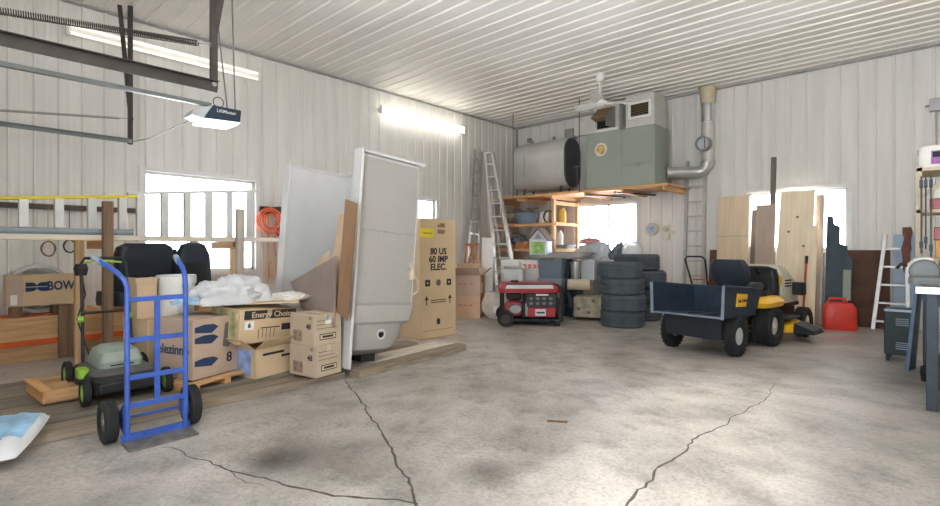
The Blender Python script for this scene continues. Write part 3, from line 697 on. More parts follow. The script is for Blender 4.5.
def small(label, z, rz):
    t = carton(label, (-4.24, 2.49, z), rz, .36, .30, .28, mat('tan_carton_%d' % int(z * 100), (184, 167, 144), .85, var=.05), group='small cartons stacked by the shower stall')
    bx('frame_print', ink_m, t, .1802, .1810, -.09, .09, .05, .105); bx('frame_inside', carton_m, t, .1806, .1814, -.082, .082, .058, .097); bx('code_print', ink_m, t, .1810, .1818, -.06, .06, .068, .088)
    for k in range(3): bx('text_line', mat('faint_ink', (130, 112, 95), .8), t, .1802, .1810, -.12, .10 - k * .03, .15 + k * .035, .158 + k * .035)
    text('48', 'lettering', t, (.10, -.1512, .17), FY, .07, ink_m, .001); text('12', 'lettering', t, (.12, -.1512, .25), FY, .04, ink_m)
    bx('picture_print', mat('smudged_print', (140, 122, 108), .8, var=.4, scale=30), t, -.13, -.0, -.1512, -.1502, .03, .13)
    return t
t = small('small tan carton at floor level, lower of the two stacked beside the shower stall', PZ, R(10))
t = small('small tan carton with a white label, upper of the two stacked beside the shower stall', PZ + .281, R(6))
bx('paper_label', paper_m, t, .1802, .1815, -.03, .03, .19, .275)

# plastic heap on the cartons
def heap(name, label, c, s, m, amp, fr, seed, cat='plastic sheet', flat=None, rz=0):
    o = MB().blob((0, 0, 0), s, amp, fr, seed, 5, flat).build(name, m, None, smooth=60); o.location = Vector(c); o.rotation_euler[2] = rz
    return tag(o, label, cat)
heap('plastic_sheeting', 'crumpled white plastic sheeting heaped on the leaning cartons', (-4.88, 2.02, .745), (.26, .36, .22), bag_m, .45, 2.1, 3, flat=.01)
heap('plastic_bag', 'pale blue plastic bag bulging left of the white sheeting', (-4.98, 1.78, .745), (.17, .22, .11), bluefilm_m, .45, 3.0, 11, 'bag', flat=.01)
heap('folded_cloth', 'folded white dust sheet on the cardboard right of the plastic heap', (-4.70, 2.50, .745), (.17, .2, .055), mat('white_cloth', (222, 218, 208), .8, var=.08, scale=9), .35, 3.2, 21, 'cloth', flat=.01)

# ---------------------------------------------------------------- shower stall
t = thing('shower_stall', 'white one-piece fibreglass bathtub and shower stall standing on the planks', 'shower stall', (0, 2.75, PZ), 0)
t.location = (-4.80, 2.74, PZ + .078); t.rotation_euler = (R(-4.4), 0, 0)
hw = .69
def ushape(z): return [(-hw, 0, z), (-hw, .78, z), (hw, .78, z), (hw, 0, z), (hw - .035, 0, z), (hw - .035, .745, z), (-hw + .035, .745, z), (-hw + .035, 0, z)]
MB().loft([ushape(.50), ushape(2.03)]).build('wall_panels', [fibre_m], t, .008)
MB().box(hw + .0005, hw + .004, .02, .76, .51, 2.0).build('raw_outer_face', rawfibre_m, t)
b = MB(); b.loft([[(-hw - .05, -.0, 2.03), (-hw - .05, .81, 2.03), (hw + .05, .81, 2.03), (hw + .05, 0, 2.03), (hw - .04, 0, 2.03), (hw - .04, .74, 2.03), (-hw + .04, .74, 2.03), (-hw + .04, 0, 2.03)], [(-hw - .05, -.0, 2.055), (-hw - .05, .81, 2.055), (hw + .05, .81, 2.055), (hw + .05, 0, 2.055), (hw - .04, 0, 2.055), (hw - .04, .74, 2.055), (-hw + .04, .74, 2.055), (-hw + .04, 0, 2.055)]]); b.build('top_flange', fibre_m, t)
for s in (-1, 1): MB().box(min(s * (hw - .06), s * (hw + .08)), max(s * (hw - .06), s * (hw + .08)), -.03, .0, -.06, 2.055).build('front_flange', fibre_m, t, .006)
for z in (1.28, .55): MB().box(hw, hw + .014, .01, .77, z, z + .012).build('outer_rib', rawfibre_m, t)
MB().loft([rr(-hw, hw, .0, .78, .03, .54), rr(-hw - .0, hw + .02, .0, .79, .05, .50), rr(-hw, hw + .02, .0, .77, .06, .37), rr(-hw + .02, hw - .0, .0, .74, .08, .345)]).build('tub_rim', rawfibre_m, t)
MB().loft([rr(-hw + .02, hw - .01, .01, .72, .10, .35), rr(-hw + .03, hw - .02, .01, .71, .14, .20), rr(-hw + .06, hw - .05, .03, .67, .16, .09), rr(-hw + .16, hw - .14, .10, .56, .16, .025)]).build('tub_body', rawfibre_m, t)
b = MB(); b.lathe([(.0, 0), (.036, 0), (.042, .012), (.0, .012)], (hw - .028, .40, .24), 'x', 18); b.build('overflow_hole', darkslot_m, t)
MB().lathe([(.036, 0), (.055, 0), (.055, .016), (.036, .016)], (hw - .028, .40, .24), 'x', 18, True).build('overflow_ring', fibre_m, t)
bx('apron', fibre_m, t, -hw, hw, -.005, .03, .0, .5, bevel=.01)
bx('support_block', black_m, t, .40, .57, .25, .42, -.045, .03); bx('support_block', black_m, t, -.55, -.36, .3, .45, -.045, .03)
MB().tube([(hw + .02, .70, .98), (hw + .04, .74, .86), (hw + .05, .80, .78), (hw + .03, .82, .68), (hw + .01, .76, .64)], .008, 6).build('dangling_cord', beige_m, t)
bx('plug_box', beige_m, t, hw + .004, hw + .04, .70, .75, .80, .90, bevel=.005)
def sheet(name, label, pts, th, m, cat='board'):
    p = [Vector(q) for q in pts]; n = (p[1] - p[0]).cross(p[2] - p[0]).normalized() * th
    o = MB().hexa([p[0], p[1], p[2], p[3], p[0] + n, p[1] + n, p[2] + n, p[3] + n]).build(name, m); return tag(o, label, cat)
sheet('cardboard_sheet', 'dark brown narrow sheet of cardboard upright along the stall edge', [(-4.08, 2.62, .66), (-3.96, 2.66, .58), (-3.90, 2.72, 1.66), (-4.00, 2.66, 1.70)], .012, carton4_m)
sheet('cardboard_sheet', 'tan sheet of cardboard leaning inside the stall behind the dark strip', [(-4.58, 2.80, .60), (-4.22, 2.80, .60), (-4.20, 2.86, 1.60), (-4.44, 2.88, 1.58)], .012, carton2_m)
sheet('cardboard_sheet', 'pale tan cardboard offcut behind the grey-brown tilted sheet', [(-5.00, 2.76, .60), (-4.50, 2.76, .60), (-4.52, 2.82, 1.22), (-4.74, 2.82, 1.12)], .012, carton2_m)
sheet('fibreboard_sheet', 'grey-brown square sheet tilted on its corner against the stall', [(-4.62, 2.60, .60), (-4.02, 2.56, .52), (-4.22, 2.70, 1.17), (-4.98, 2.64, .89)], .012, greycard_m)

# ---------------------------------------------------------------- water heater carton
t = thing('water_heater_carton', 'tall brown carton lettered 80 US 60 IMP ELEC. beside the shower stall', 'box', (-5.47, 4.94, 0), R(-2))
bx('carton_body', carton_m, t, -.34, .34, -.335, .335, 0, 1.66, bevel=.006)
bx('wooden_base', pine_y, t, -.36, .36, -.355, .355, 0, .0015)
for s, z in (('80 US', 1.20), ('60 IMP', 1.09), ('ELEC.', .98)): text(s, 'lettering', t, (.3415, .0, z), FX, .125, ink_m, .004)
for y in (-.2, .2): bx('square_icon', ink_m, t, .3402, .3412, y - .045, y + .045, .72, .81, bevel=0)
for y in (-.2, .2): bx('icon_mark', carton_m, t, .3408, .3418, y - .012, y + .012, .752, .778)
MB().lathe([(.0, 0), (.045, 0), (.045, .001), (0, .001)], (.3402, 0, .765), 'x', 18).build('round_icon', mat('grey_ink', (95, 90, 86), .7), t)
for y in (-.22, .22):
    b = MB(); b.box(.3402, .3412, y - .009, y + .009, .46, .56); b.prism([(y - .035, .53), (y + .035, .53), (y, .59)], 'x', .3402, .3412); b.build('arrow_print', ink_m, t)
for k in range(2): bx('text_line', ink_m, t, .3402, .3412, -.14, .14, .485 + .03 * k, .497 + .03 * k)
bx('small_mark', ink_m, t, .3402, .3412, -.03, .03, .18, .26); bx('text_line', mat('faint_line', (150, 128, 100), .8), t, .3402, .3412, -.28, .28, .1, .108)
bx('yellow_sticker', yellow_m, t, .3402, .3414, -.33, -.09, 1.40, 1.52); bx('sticker_line', ink_m, t, .3412, .3418, -.28, -.12, 1.45, 1.46)
for k in range(2): bx('rating_print', mat('pale_ink', (140, 115, 90), .8), t, .3402, .3412, -.02, .12, 1.45 + k * .09, 1.51 + k * .09)
bx('packing_tape', tape_m, t, -.3415, .3415, -.03, .03, 1.58, 1.6625)

# ---------------------------------------------------------------- carton pile in the back-left corner
def cbox(label, p0, p1, dep, z0, z1, m, sidem, openf=0):
    "front bottom edge runs p0->p1, depth towards the back wall"
    v = Vector((p1[0] - p0[0], p1[1] - p0[1])); rz = math.atan2(v.y, v.x); n = Vector((-v.y, v.x)).normalized() * dep / 2
    c = Vector(((p0[0] + p1[0]) / 2 + n.x, (p0[1] + p1[1]) / 2 + n.y))
    t = carton(label, (c.x, c.y, z0), rz, v.length, dep, z1 - z0, m, openf)
    bx('side_panel', sidem, t, v.length / 2 + .001, v.length / 2 + .003, -dep / 2 + .003, dep / 2 - .003, .003, z1 - z0 - .003)  # thin sheet that carries the painted shade of the side face
    bx('paper_label', paper_m, t, v.length / 2 + .003, v.length / 2 + .005, -dep * .36, -dep * .12, (z1 - z0) * .15, (z1 - z0) * .65)
    for k in range(3): bx('red_print', mat('faded_red_print', (200, 130, 115), .8), t, -.12 + .1 * k, -.06 + .1 * k, -dep / 2 - .002, -dep / 2 - .0005, (z1 - z0) * .55, (z1 - z0) * .62)
    return t
tanside = mat('orange_brown_shade', (178, 126, 78), .85, var=.08)  # shade of the cartons' side faces is put into this darker colour
cbox('pale carton at floor level, lower of the stack between the tall carton and the generator', (-6.40, 6.42), (-5.93, 6.72), .5, 0, .39, mat('peach_cardboard', (216, 180, 152), .85, var=.05), tanside)
cbox('pale carton with open flaps on top of the floor-level carton left of the generator', (-6.40, 6.43), (-5.93, 6.73), .48, .391, .76, carton3_m, tanside, 40)
t = cbox('pale carton standing behind the flapped carton near the corner ladder', (-6.80, 7.02), (-6.40, 7.22), .45, 0, .95, carton2_m, carton_m)
# faceted foam pack
b = MB(); t = thing('foam_pack', 'faceted beige moulded pack on the floor left of the generator wheel', 'packaging', (-5.70, 6.98, 0), R(30))
def ngon(r, z, n=6, sy=.8): return [(r * math.cos(2 * PI * i / n + .3), r * sy * math.sin(2 * PI * i / n + .3), z) for i in range(n)]
MB().loft([ngon(.20, 0), ngon(.31, .12), ngon(.33, .28), ngon(.24, .47)]).build('pack_body', mat('pale_pulp', (216, 208, 196), .8, var=.1), t, .006)
bx('paper_label', paper_m, t, -.06, .06, -.272, -.262, .12, .24); bx('strap', tape_m, t, -.02, .02, -.2, .2, .468, .474)
t = thing('trestle', 'orange folding wooden trestle standing on the pale carton near the corner', 'trestle', (-6.58, 7.24, .952), R(20)); t.scale = (.85, 1, .95)
for i, (x0, x1) in enumerate(((-.12, -.16), (-.06, .02), (0, -.08), (.06, .14), (.12, .06))):
    MB().beam((x0, -.03 + .02 * (i % 3), .38), (x1, -.08 + .08 * (i % 2), 0), .03, .03).build('trestle_leg', trestle_m if i % 2 == 0 else wood('orange_pine_%d' % i, (205, 135, 80)), t)
bx('top_bar', trestle_m, t, -.15, .15, -.05, .03, .36, .41)
o = sheet('foam_sheet', 'cream panel leaning beside the orange trestle', [(-6.40, 7.30, .0), (-6.22, 7.42, .0), (-6.42, 7.66, 1.44), (-6.60, 7.54, 1.45)], .04, white_m)
t = carton('white carton behind the flapped carton, under the corner ladder', (-6.14, 7.90, 0), R(25), .36, .30, 1.02, white_m)
t = carton('white open carton with a drooping flap left above the generator', (-5.78, 7.52, 0), R(30), .34, .3, .86, bag_m, 25, flapm=white_m)
t = carton('brown carton behind the generator, half hidden by white packaging', (-5.34, 7.50, 0), R(20), .36, .24, .55, carton4_m)
t = carton('white carton with pale red print left of the grey bins', (-5.52, 7.82, .0), R(14), .50, .24, 1.02, white_m)
for k in range(4): bx('red_print', mat('pale_red_print', (222, 120, 120), .7), t, -.20 + .1 * k, -.13 + .1 * k, -.1222, -.1205, .86, .94)
t.location = (-5.66, 8.02, 0)

# ---------------------------------------------------------------- corner ladders
def a_ladder(name, label, tl, tr_, bl, br, n, m, back=None, group=None):
    tl, tr_, bl, br = map(Vector, (tl, tr_, bl, br))
    t = thing(name, label, 'ladder', tuple((bl + br) / 2), world=True, group=group)
    for a, c in ((tl, bl), (tr_, br)): MB().beam(a, c, .05, .08, (0, 1, 0)).build('rail', m, t, .003)
    for k in range(n):
        f = (k + .8) / (n + .3); MB().beam(tl.lerp(bl, f), tr_.lerp(br, f), .07, .028).build('step', m, t)
    if back:
        bb = [Vector(q) for q in back]
        for a, c in ((tl, bb[0]), (tr_, bb[1])): MB().beam(a + Vector((0, .05, -.05)), c, .028, .04, (0, 1, 0)).build('rear_rail', m, t)
        for f in (.3, .6, .9): MB().beam((tl + Vector((0, .05, -.05))).lerp(bb[0], f), (tr_ + Vector((0, .05, -.05))).lerp(bb[1], f), .03, .02).build('rear_brace', m, t)
        c = (tl + tr_) / 2; MB().box(c.x - abs(tr_.x - tl.x) / 2 - .03, c.x + abs(tr_.x - tl.x) / 2 + .03, c.y - .06, c.y + .10, c.z, c.z + .03).build('top_cap', m, t)
    return t
a_ladder('stepladder', 'tall aluminium stepladder standing open in the back left corner', (-7.42, 8.62, 3.36), (-7.26, 8.66, 3.36), (-6.78, 8.24, 0), (-6.32, 8.42, 0), 11, alu_m, [(-7.2, 9.05, 0), (-6.85, 9.05, 0)])
a_ladder('extension_ladder', 'grey ladder leaning flat on the left wall behind the tall stepladder', (-7.72, 8.55, 3.5), (-7.72, 8.78, 3.48), (-7.50, 8.0, 0), (-7.50, 8.36, 0), 12, galv_m)

# ---------------------------------------------------------------- platform, tank, furnace
PT = 2.42
t = thing('storage_platform', 'wooden overhead platform carrying the oil tank and furnace', 'platform', (-5.65, 9.6, PT - .06), world=True)
nb = 6
for k in range(nb):
    y0 = 9.08 + k * (1.14 / nb); bx('deck_board', platform_m, t, -7.78, -3.52, y0, y0 + 1.14 / nb - .006, PT - .03, PT)
for x in (-7.7, -6.9, -6.0, -5.2, -4.4, -3.6): bx('joist', wood('joist_pine_%d' % int(-x * 10), (212, 170, 128), 'y'), t, x - .02, x + .02, 9.09, 10.2, PT - .12, PT - .03)
bx('front_joist', pine_x, t, -7.78, -3.52, 9.06, 9.085, PT - .05, PT + .0)
for x in (-4.95, -4.3): MB().beam((x - .25, 9.1, PT - .09), (x + .1, 10.15, PT - .09), .05, .03).build('steel_bracket', dark_m, t)
for x, y, lb in ((-7.0, 9.055, 'thin dark rod from the ceiling to the platform edge in front of the oil tank'), (-5.30, 9.045, 'thin dark rod from the ceiling to the platform edge left of the furnace')):
    tag(MB().tube([(x, y, PT - .05), (x, y, ZC - .018)], .008, 6).build('hanger_rod', dark_m), lb, 'rod', 'platform hanger rods')
# shelving below
s = thing('shelf_unit', 'open wooden shelving under the overhead platform', 'shelf', (-6.85, 9.6, 0), world=True)
for x, y in ((-5.97, 9.14), (-5.97, 10.10), (-7.72, 9.14), (-7.72, 10.10)): bx('post', pine_z, s, x - .03, x + .03, y - .04, y + .04, 0, PT - .125, bevel=.003)
for z in (1.80, 1.24, .55):
    bx('shelf_board', pine_x, s, -7.75, -5.94, 9.18, 10.14, z - .02, z)
    bx('front_edge', platform_m, s, -7.69, -6.0, 9.12, 9.16, z - .07, z - .005); bx('end_edge', pine_y, s, -5.94, -5.91, 9.12, 10.14, z - .07, z + .0)
MB().beam((-5.97, 9.18, 2.22), (-5.97, 10.06, 2.22), .04, .08).build('end_rail', pine_y, s)
# things on the shelves
t = thing('basin', 'blue-grey plastic basin full of scraps on the upper shelf', 'basin', (-6.95, 9.5, 1.80))
MB().lathe([(.22, 0), (.30, .24), (.32, .25), (.30, .26), (.20, .02)], (0, 0, 0), 'z', 24).build('basin_body', bluegrey_m, t)
b = MB()
for k in range(9):
    a = k * 2.1; b.beam((.2 * math.cos(a), .2 * math.sin(a), .26), (.34 * math.cos(a + 2), .3 * math.sin(a + 2), .34 + .02 * (k % 4)), .05, .012)
b.build('wood_scraps', greyboard_m, t)
heap('rag_bundle', 'pale olive bundle of rags left of the blue basin on the upper shelf', (-7.42, 9.5, 1.90), (.18, .2, .12), mat('olive_cloth', (150, 146, 120), .9, var=.3, scale=10), .3, 2.5, 31, 'cloth', flat=.098)
def jug(name, label, c, r, h, m, cat, lidm=None):
    t = thing(name, label, cat, c)
    MB().lathe([(r * .95, 0), (r, .01), (r, h * .85), (r * .8, h * .93), (r * .5, h)], (0, 0, 0), 'z', 20).build('vessel_body', m, t)
    MB().lathe([(r * .52, h), (r * .52, h + .03), (0.002, h + .03)], (0, 0, 0), 'z', 16).build('cap', lidm or m, t)
    return t
jug('paint_can', 'white paint can beside the shelf post on the upper shelf', (-6.42, 9.42, 1.80), .10, .26, white_m, 'can', steel_m)
jug('jug', 'straw yellow jug at the right end of the upper shelf', (-6.06, 9.62, 1.80), .085, .30, yel2_m, 'jug')
o = MB().lathe([(.12, -.02), (.14, -.02), (.14, .02), (.12, .02)], (-6.22, 9.32, 1.94), 'y', 24, True).build('hose_ring', black_m); tag(o, 'black rubber ring standing on the upper shelf by the yellow jug', 'ring')
jug('bottle', 'tall white bottle at the right end of the lower shelf', (-6.05, 9.5, 1.24), .075, .36, white_m, 'bottle')
o = MB().loft([rr(-5.88, -5.46, 9.30, 9.62, .03, 1.24), rr(-5.92, -5.42, 9.26, 9.66, .04, 1.32)]).build('tray', greybin_m); tag(o, 'grey plastic tray jutting from the lower shelf in front of the window', 'tray'); o.location.x -= .3
t = carton('little tan wooden box on the lower shelf near the corner', (-6.97, 9.36, 1.24), 0, .24, .2, .15, tanside)
heap('rag_bundle', 'dark grey bundle on the lower shelf behind the ladder', (-7.3, 9.55, 1.35), (.22, .25, .14), tarp2_m, .3, 2.5, 41, 'cloth', flat=.108)

t = thing('oil_tank', 'oval grey heating oil tank with a dark end on the platform', 'tank', (-6.7, 9.80, PT), world=True)
def oval(x, s=1.0, n=12):
    o = []
    for i in range(n + 1): a = R(180 * i / n); o.append((x, 9.80 + .34 * s * math.cos(a), 3.37 + .34 * s * math.sin(a) - .34 * (1 - s) * 0))
    for i in range(n + 1): a = R(180 + 180 * i / n); o.append((x, 9.80 + .34 * s * math.cos(a), 2.92 + .34 * s * math.sin(a)))
    return o
MB().loft([oval(-7.33, .93), oval(-7.30, .98), oval(-7.25), oval(-5.96), oval(-5.93, .985)]).build('shell', tank_m, t, smooth=30)
MB().loft([oval(-5.935, .965), oval(-5.90, .95), oval(-5.885, .86)]).build('end_plate', tankend_m, t)
for x in (-7.1, -6.1):
    for y in (9.6, 10.0): MB().tube([(x, y, PT), (x, y + (.04 if y < 9.8 else -.04), 2.70)], .022, 8).build('leg', dark_m, t)
for x in (-7.0, -6.4): MB().lathe([(.03, 0), (.03, .06), (.04, .06), (.04, .09), (0.002, .09)], (x, 9.80, 3.70), 'z', 12).build('filler_cap', steel_m, t)
MB().tube([(-5.89, 9.8, 3.05), (-5.80, 9.8, 3.05), (-5.72, 9.8, 3.05)], .012, 8).build('valve', steel_m, t)
bx('strap_band', steel_m, t, -6.99, -6.975, 9.457, 9.463, 2.9, 3.4)
MB().tube([(-5.80, 9.80, 3.05), (-5.80, 9.8, 2.6), (-5.8, 9.7, 2.46), (-5.3, 9.7, 2.44)], .008, 6).build('oil_line', steel_m, t)

FXa, FXb, FY0, FY1, FZ0, FZ1 = -5.18, -3.77, 9.13, 9.78, PT, 3.54
t = thing('furnace', 'large grey-green warm-air furnace cabinet with two roof outlets', 'furnace', (-4.45, 9.45, PT), world=True)
bx('cabinet', furn_m, t, FXa, FXb, FY0, FY1, FZ0, FZ1, bevel=.01)
bx('front_panel', furn_m, t, FXa + .01, -4.42, FY0 - .008, FY0, FZ0 + .03, FZ1 - .02, bevel=.003)
bx('upper_panel', furn_m, t, -4.40, FXb - .01, FY0 - .008, FY0, FZ0 + .42, FZ1 - .02, bevel=.003)
bx('lower_door', furn_m, t, -4.40, FXb - .01, FY0 - .008, FY0, FZ0 + .03, FZ0 + .40, bevel=.003)
bx('door_latch', steel_m, t, -4.10, -4.06, FY0 - .02, FY0 - .008, FZ0 + .37, FZ0 + .43)
MB().lathe([(.0, 0), (.13, 0), (.13, .003), (0, .003)], (-4.86, FY0 - .012, 3.20), 'y', 28).build('round_sticker', white_m, t)
MB().lathe([(.0, 0), (.10, 0), (.10, .002), (0, .002)], (-4.86, FY0 - .014, 3.20), 'y', 28).build('sticker_centre', mat('sticker_print', (200, 165, 110), .6, var=.7, scale=9), t)
def duct(x0, x1, z1):
    o = bx('outlet_box', mat('grey_white_duct_%d' % int(z1 * 100), (196, 195, 190), .5, .1, var=.08), t, x0, x1, FY0 + .03, FY1 - .05, FZ1, z1, bevel=.006); return o
d1 = duct(-5.02, -4.50, 4.08); d2 = duct(-4.36, -3.80, 4.14)
bx('grille_recess', darkslot_m, d2, -4.25, -3.90, FY0 + .022, FY0 + .03, 3.74, 3.97)
for k in range(7): bx('grille_slat', hood_m, d2, -4.25, -3.90, FY0 + .012, FY0 + .024, 3.755 + k * .032, 3.762 + k * .032)
b = MB(); b.box(-4.30, -3.85, FY0 + .005, FY0 + .03, 3.70, 3.74); b.box(-4.30, -3.85, FY0 + .005, FY0 + .03, 3.97, 4.01); b.box(-4.30, -4.25, FY0 + .005, FY0 + .03, 3.74, 3.97); b.box(-3.90, -3.85, FY0 + .005, FY0 + .03, 3.74, 3.97); b.build('grille_frame', white_m, d2)
bx('hood_mouth', darkslot_m, d1, -4.96, -4.62, FY0 + .020, FY0 + .03, 3.62, 3.98)
MB().hexa([(-4.98, FY0 - .20, 3.80), (-4.66, FY0 - .20, 3.80), (-4.60, FY0 + .03, 3.76), (-4.98, FY0 + .03, 3.76), (-4.96, FY0 - .20, 3.815), (-4.66, FY0 - .20, 3.815), (-4.58, FY0 + .03, 4.02), (-4.96, FY0 + .03, 4.02)]).build('hood', hood_m, d1)
MB().hexa([(-4.66, FY0 - .20, 3.61), (-4.65, FY0 - .20, 3.61), (-4.57, FY0 + .03, 3.60), (-4.58, FY0 + .03, 3.60), (-4.66, FY0 - .20, 3.80), (-4.65, FY0 - .20, 3.80), (-4.57, FY0 + .03, 4.0), (-4.58, FY0 + .03, 4.0)]).build('hood_cheek', steel_m, d1)
b = MB(); b.box(-5.02, -4.5, FY0 + .01, FY0 + .035, 3.56, 3.60); b.build('outlet_flange', white_m, d1)
# flue
t = thing('flue_pipe', 'silver flue pipe bending from the furnace up to the ceiling', 'pipe', (-3.08, 9.86, 2.7), world=True)
pts = [(-3.765, 9.66, 2.68), (-3.62, 9.74, 2.68), (-3.42, 9.97, 2.69)] + [(-3.34 + .2 * math.sin(R(a)), 10.04, 2.89 - .2 * math.cos(R(a))) for a in (15, 40, 65, 90)]
MB().tube(pts, .115, 20).build('horizontal_run', galv_m, t)
MB().tube([(-3.14, 10.04, 2.87), (-3.14, 10.04, 3.66)], .115, 20).build('riser', mat('pale_pipe', (205, 203, 196), .45, .25, var=.08), t)
MB().tube([(-3.14, 10.04, 3.62), (-3.14, 10.04, 3.98)], .119, 20).build('shiny_section', mat('bright_steel', (210, 212, 214), .25, .8, var=.05), t)
MB().lathe([(.118, 3.96), (.122, 3.98), (.150, 4.26), (.17, 4.27), (.17, 4.285), (.01, 4.285)], (-3.14, 10.04, 0), 'z', 20).build('ceiling_collar', mat('beige_pipe', (196, 184, 158), .6, var=.1), t)
MB().lathe([(.115, 2.86), (.126, 2.87), (.126, 2.90), (.115, 2.91)], (-3.14, 10.04, 0), 'z', 20).build('joint_band', galv_m, t)
d = MB().lathe([(.105, -.14), (.135, -.14), (.14, 0), (.11, 0)], (-3.16, 9.93, 3.19), 'y', 24, True).build('draft_regulator', steel_m, t)
MB().lathe([(.0, -.10), (.10, -.10), (.10, -.09), (.0, -.09)], (-3.16, 9.93, 3.19), 'y', 24).build('damper_disc', ltgrey_m, d)
MB().tube([(-3.12, 9.81, 3.10), (-3.12, 9.79, 3.28)], .008, 6).build('damper_pin', dark_m, d)

# ceiling fan
t = thing('ceiling_fan', 'white three-blade ceiling fan on a short rod', 'fan', (-4.26, 7.97, 3.80), world=True)
MB().lathe([(.03, 4.12), (.06, 4.14), (.075, 4.20), (.07, 4.28), (.01, 4.285)], (-4.26, 7.97, 0), 'z', 18).build('canopy', white_m, t)
MB().tube([(-4.26, 7.97, 3.84), (-4.26, 7.97, 4.16)], .016, 10).build('down_rod', white_m, t)
MB().lathe([(.01, 3.69), (.06, 3.695), (.10, 3.73), (.105, 3.78), (.07, 3.82), (.03, 3.86), (.01, 3.86)], (-4.26, 7.97, 0), 'z', 24).build('motor', white_m, t)
for a in (43, 168, 284):
    b = MB(); ca, sa = math.cos(R(a)), math.sin(R(a)); pr = []
    for r_, w_, z_ in ((.09, .04, 3.76), (.2, .06, 3.765), (.50, .08, 3.775), (.55, .06, 3.78), (.565, .02, 3.78)):
        pr.append([(-4.26 + r_ * ca - w_ * sa, 7.97 + r_ * sa + w_ * ca, z_ + .034), (-4.26 + r_ * ca + w_ * sa, 7.97 + r_ * sa - w_ * ca, z_ - .034), (-4.26 + r_ * ca + w_ * sa, 7.97 + r_ * sa - w_ * ca, z_ - .026), (-4.26 + r_ * ca - w_ * sa, 7.97 + r_ * sa + w_ * ca, z_ + .042)])
    b.loft(pr); b.build('blade', white_m, t)

# wall fittings on the back wall
def wallbox(name, label, x0, x1, z0, z1, dep, m, cat):
    o = bx(name, m, None, x0, x1, YB - .017 - dep, YB - .002, z0, z1, bevel=.004); return tag(o, label, cat)
wallbox('vent_duct', 'dark square vent box on the back wall above the oil tank', -6.28, -6.06, 3.76, 3.98, .18, steel_m, 'vent')
wallbox('duct_panel', 'white flat duct panel on the back wall left of the furnace outlets', -6.06, -5.28, 3.80, 4.10, .12, white_m, 'duct')
wallbox('junction_box', 'small grey junction box on the back wall left above the oil tank', -7.42, -7.32, 3.86, 3.96, .08, steel_m, 'electrical box')
t = thing('electrical_box', 'grey electrical box with conduit high on the back wall at the right', 'electrical box', (0.02, YB - .06, 3.28), world=True)
bx('box_body', steel_m, t, -.05, .09, YB - .12, YB - .002, 3.28, 3.46, bevel=.004); MB().tube([(.03, YB - .05, 3.28), (.03, YB - .05, 2.3)], .012, 8).build('conduit', galv_m, t); MB().tube([(-.05, YB - .07, 3.37), (-.10, YB - .07, 3.37)], .012, 8).build('cable_gland', steel_m, t)
t = thing('wall_dial', 'round cream wall dial right of the back window', 'dial', (-4.28, YB - .02, 1.64), world=True)
MB().lathe([(.0, -.09), (.11, -.085), (.13, -.05), (.13, .016), (.0, .016)], (-4.28, YB - .018, 1.64), 'y', 24).build('dial_rim', cream_m, t)
MB().lathe([(.0, -.01), (.09, -.01), (.09, .0), (.0, 0)], (-4.28, YB - .105, 1.64), 'y', 24).build('dial_face', ltblue_m, t)
MB().beam((-4.28, YB - .12, 1.64), (-4.22, YB - .12, 1.68), .008, .012).build('dial_needle', ink_m, t)
t = thing('wall_valve', 'cream valve fitting on the back wall beside the round dial', 'valve', (-3.98, YB - .02, 1.5), world=True)
bx('backplate', cream_m, t, -4.05, -3.93, YB - .06, YB - .002, 1.42, 1.72, bevel=.01); MB().lathe([(.0, -.05), (.05, -.05), (.05, 0), (0, 0)], (-3.99, YB - .06, 1.63), 'y', 12).build('knob', beige_m, t); bx('side_outlet', cream_m, t, -3.93, -3.82, YB - .05, YB - .025, 1.52, 1.6)
a_ladder('extension_ladder', 'aluminium ladder standing upright on the back wall below the flue pipe', (-3.56, 10.18, 2.95), (-3.23, 10.18, 2.95), (-3.58, 10.02, 0), (-3.23, 10.02, 0), 10, galv_m)

# ---------------------------------------------------------------- generator
t = thing('generator', 'red and black portable generator on two wheels', 'generator', (-4.93, 6.84, 0), R(42)); t.scale = (1.3, 1.15, 1)
gw, gd = .36, .24
for y in (-gd, gd):
    MB().tube([(-gw, y, .14), (-gw, y, .60), (-gw + .05, y, .66), (gw - .05, y, .66), (gw, y, .60), (gw, y, .08), (gw - .04, y, .06), (-gw + .04, y, .1), (-gw, y, .14)], .018, 8).build('frame_loop', black_m, t)
for x, z in ((-gw, .12), (gw, .09), (gw, .55), (-gw, .55)): MB().tube([(x, -gd, z), (x, gd, z)], .016, 8).build('cross_tube', black_m, t)
bx('base_plate', black_m, t, -gw, gw, -gd, gd, .09, .11)
MB().loft([rr(-.40, .34, -.27, .27, .05, .53), rr(-.41, .35, -.28, .28, .06, .60), rr(-.38, .32, -.25, .25, .06, .67), rr(-.34, .28, -.2, .2, .05, .685)]).build('fuel_tank', redpaint_m, t, .004)
MB().hexa([(-.33, -.288, .603), (.26, -.288, .603), (.26, -.275, .603), (-.33, -.275, .603), (-.31, -.262, .66), (.25, -.262, .66), (.25, -.25, .66), (-.31, -.25, .66)]).build('tank_decal', ltgrey_m, t)
MB().lathe([(.05, .68), (.05, .715), (.0, .72)], (-.2, 0, 0), 'z', 14).build('fuel_cap', black_m, t)
bx('control_panel', mat('panel_black', (58, 60, 64), .5, var=.1), t, -.06, .30, -.23, -.17, .30, .52, bevel=.006)
b = MB()
for i in range(4):
    for j in range(2): b.lathe([(.0, -.01), (.024, -.01), (.024, 0), (0, 0)], (-.01 + i * .08, -.23, .36 + j * .08), 'y', 10)
b.build('sockets', mat('socket_grey', (120, 122, 126), .5), t)
bx('paper_label', paper_m, t, .05, .2, -.2325, -.23, .485, .51)
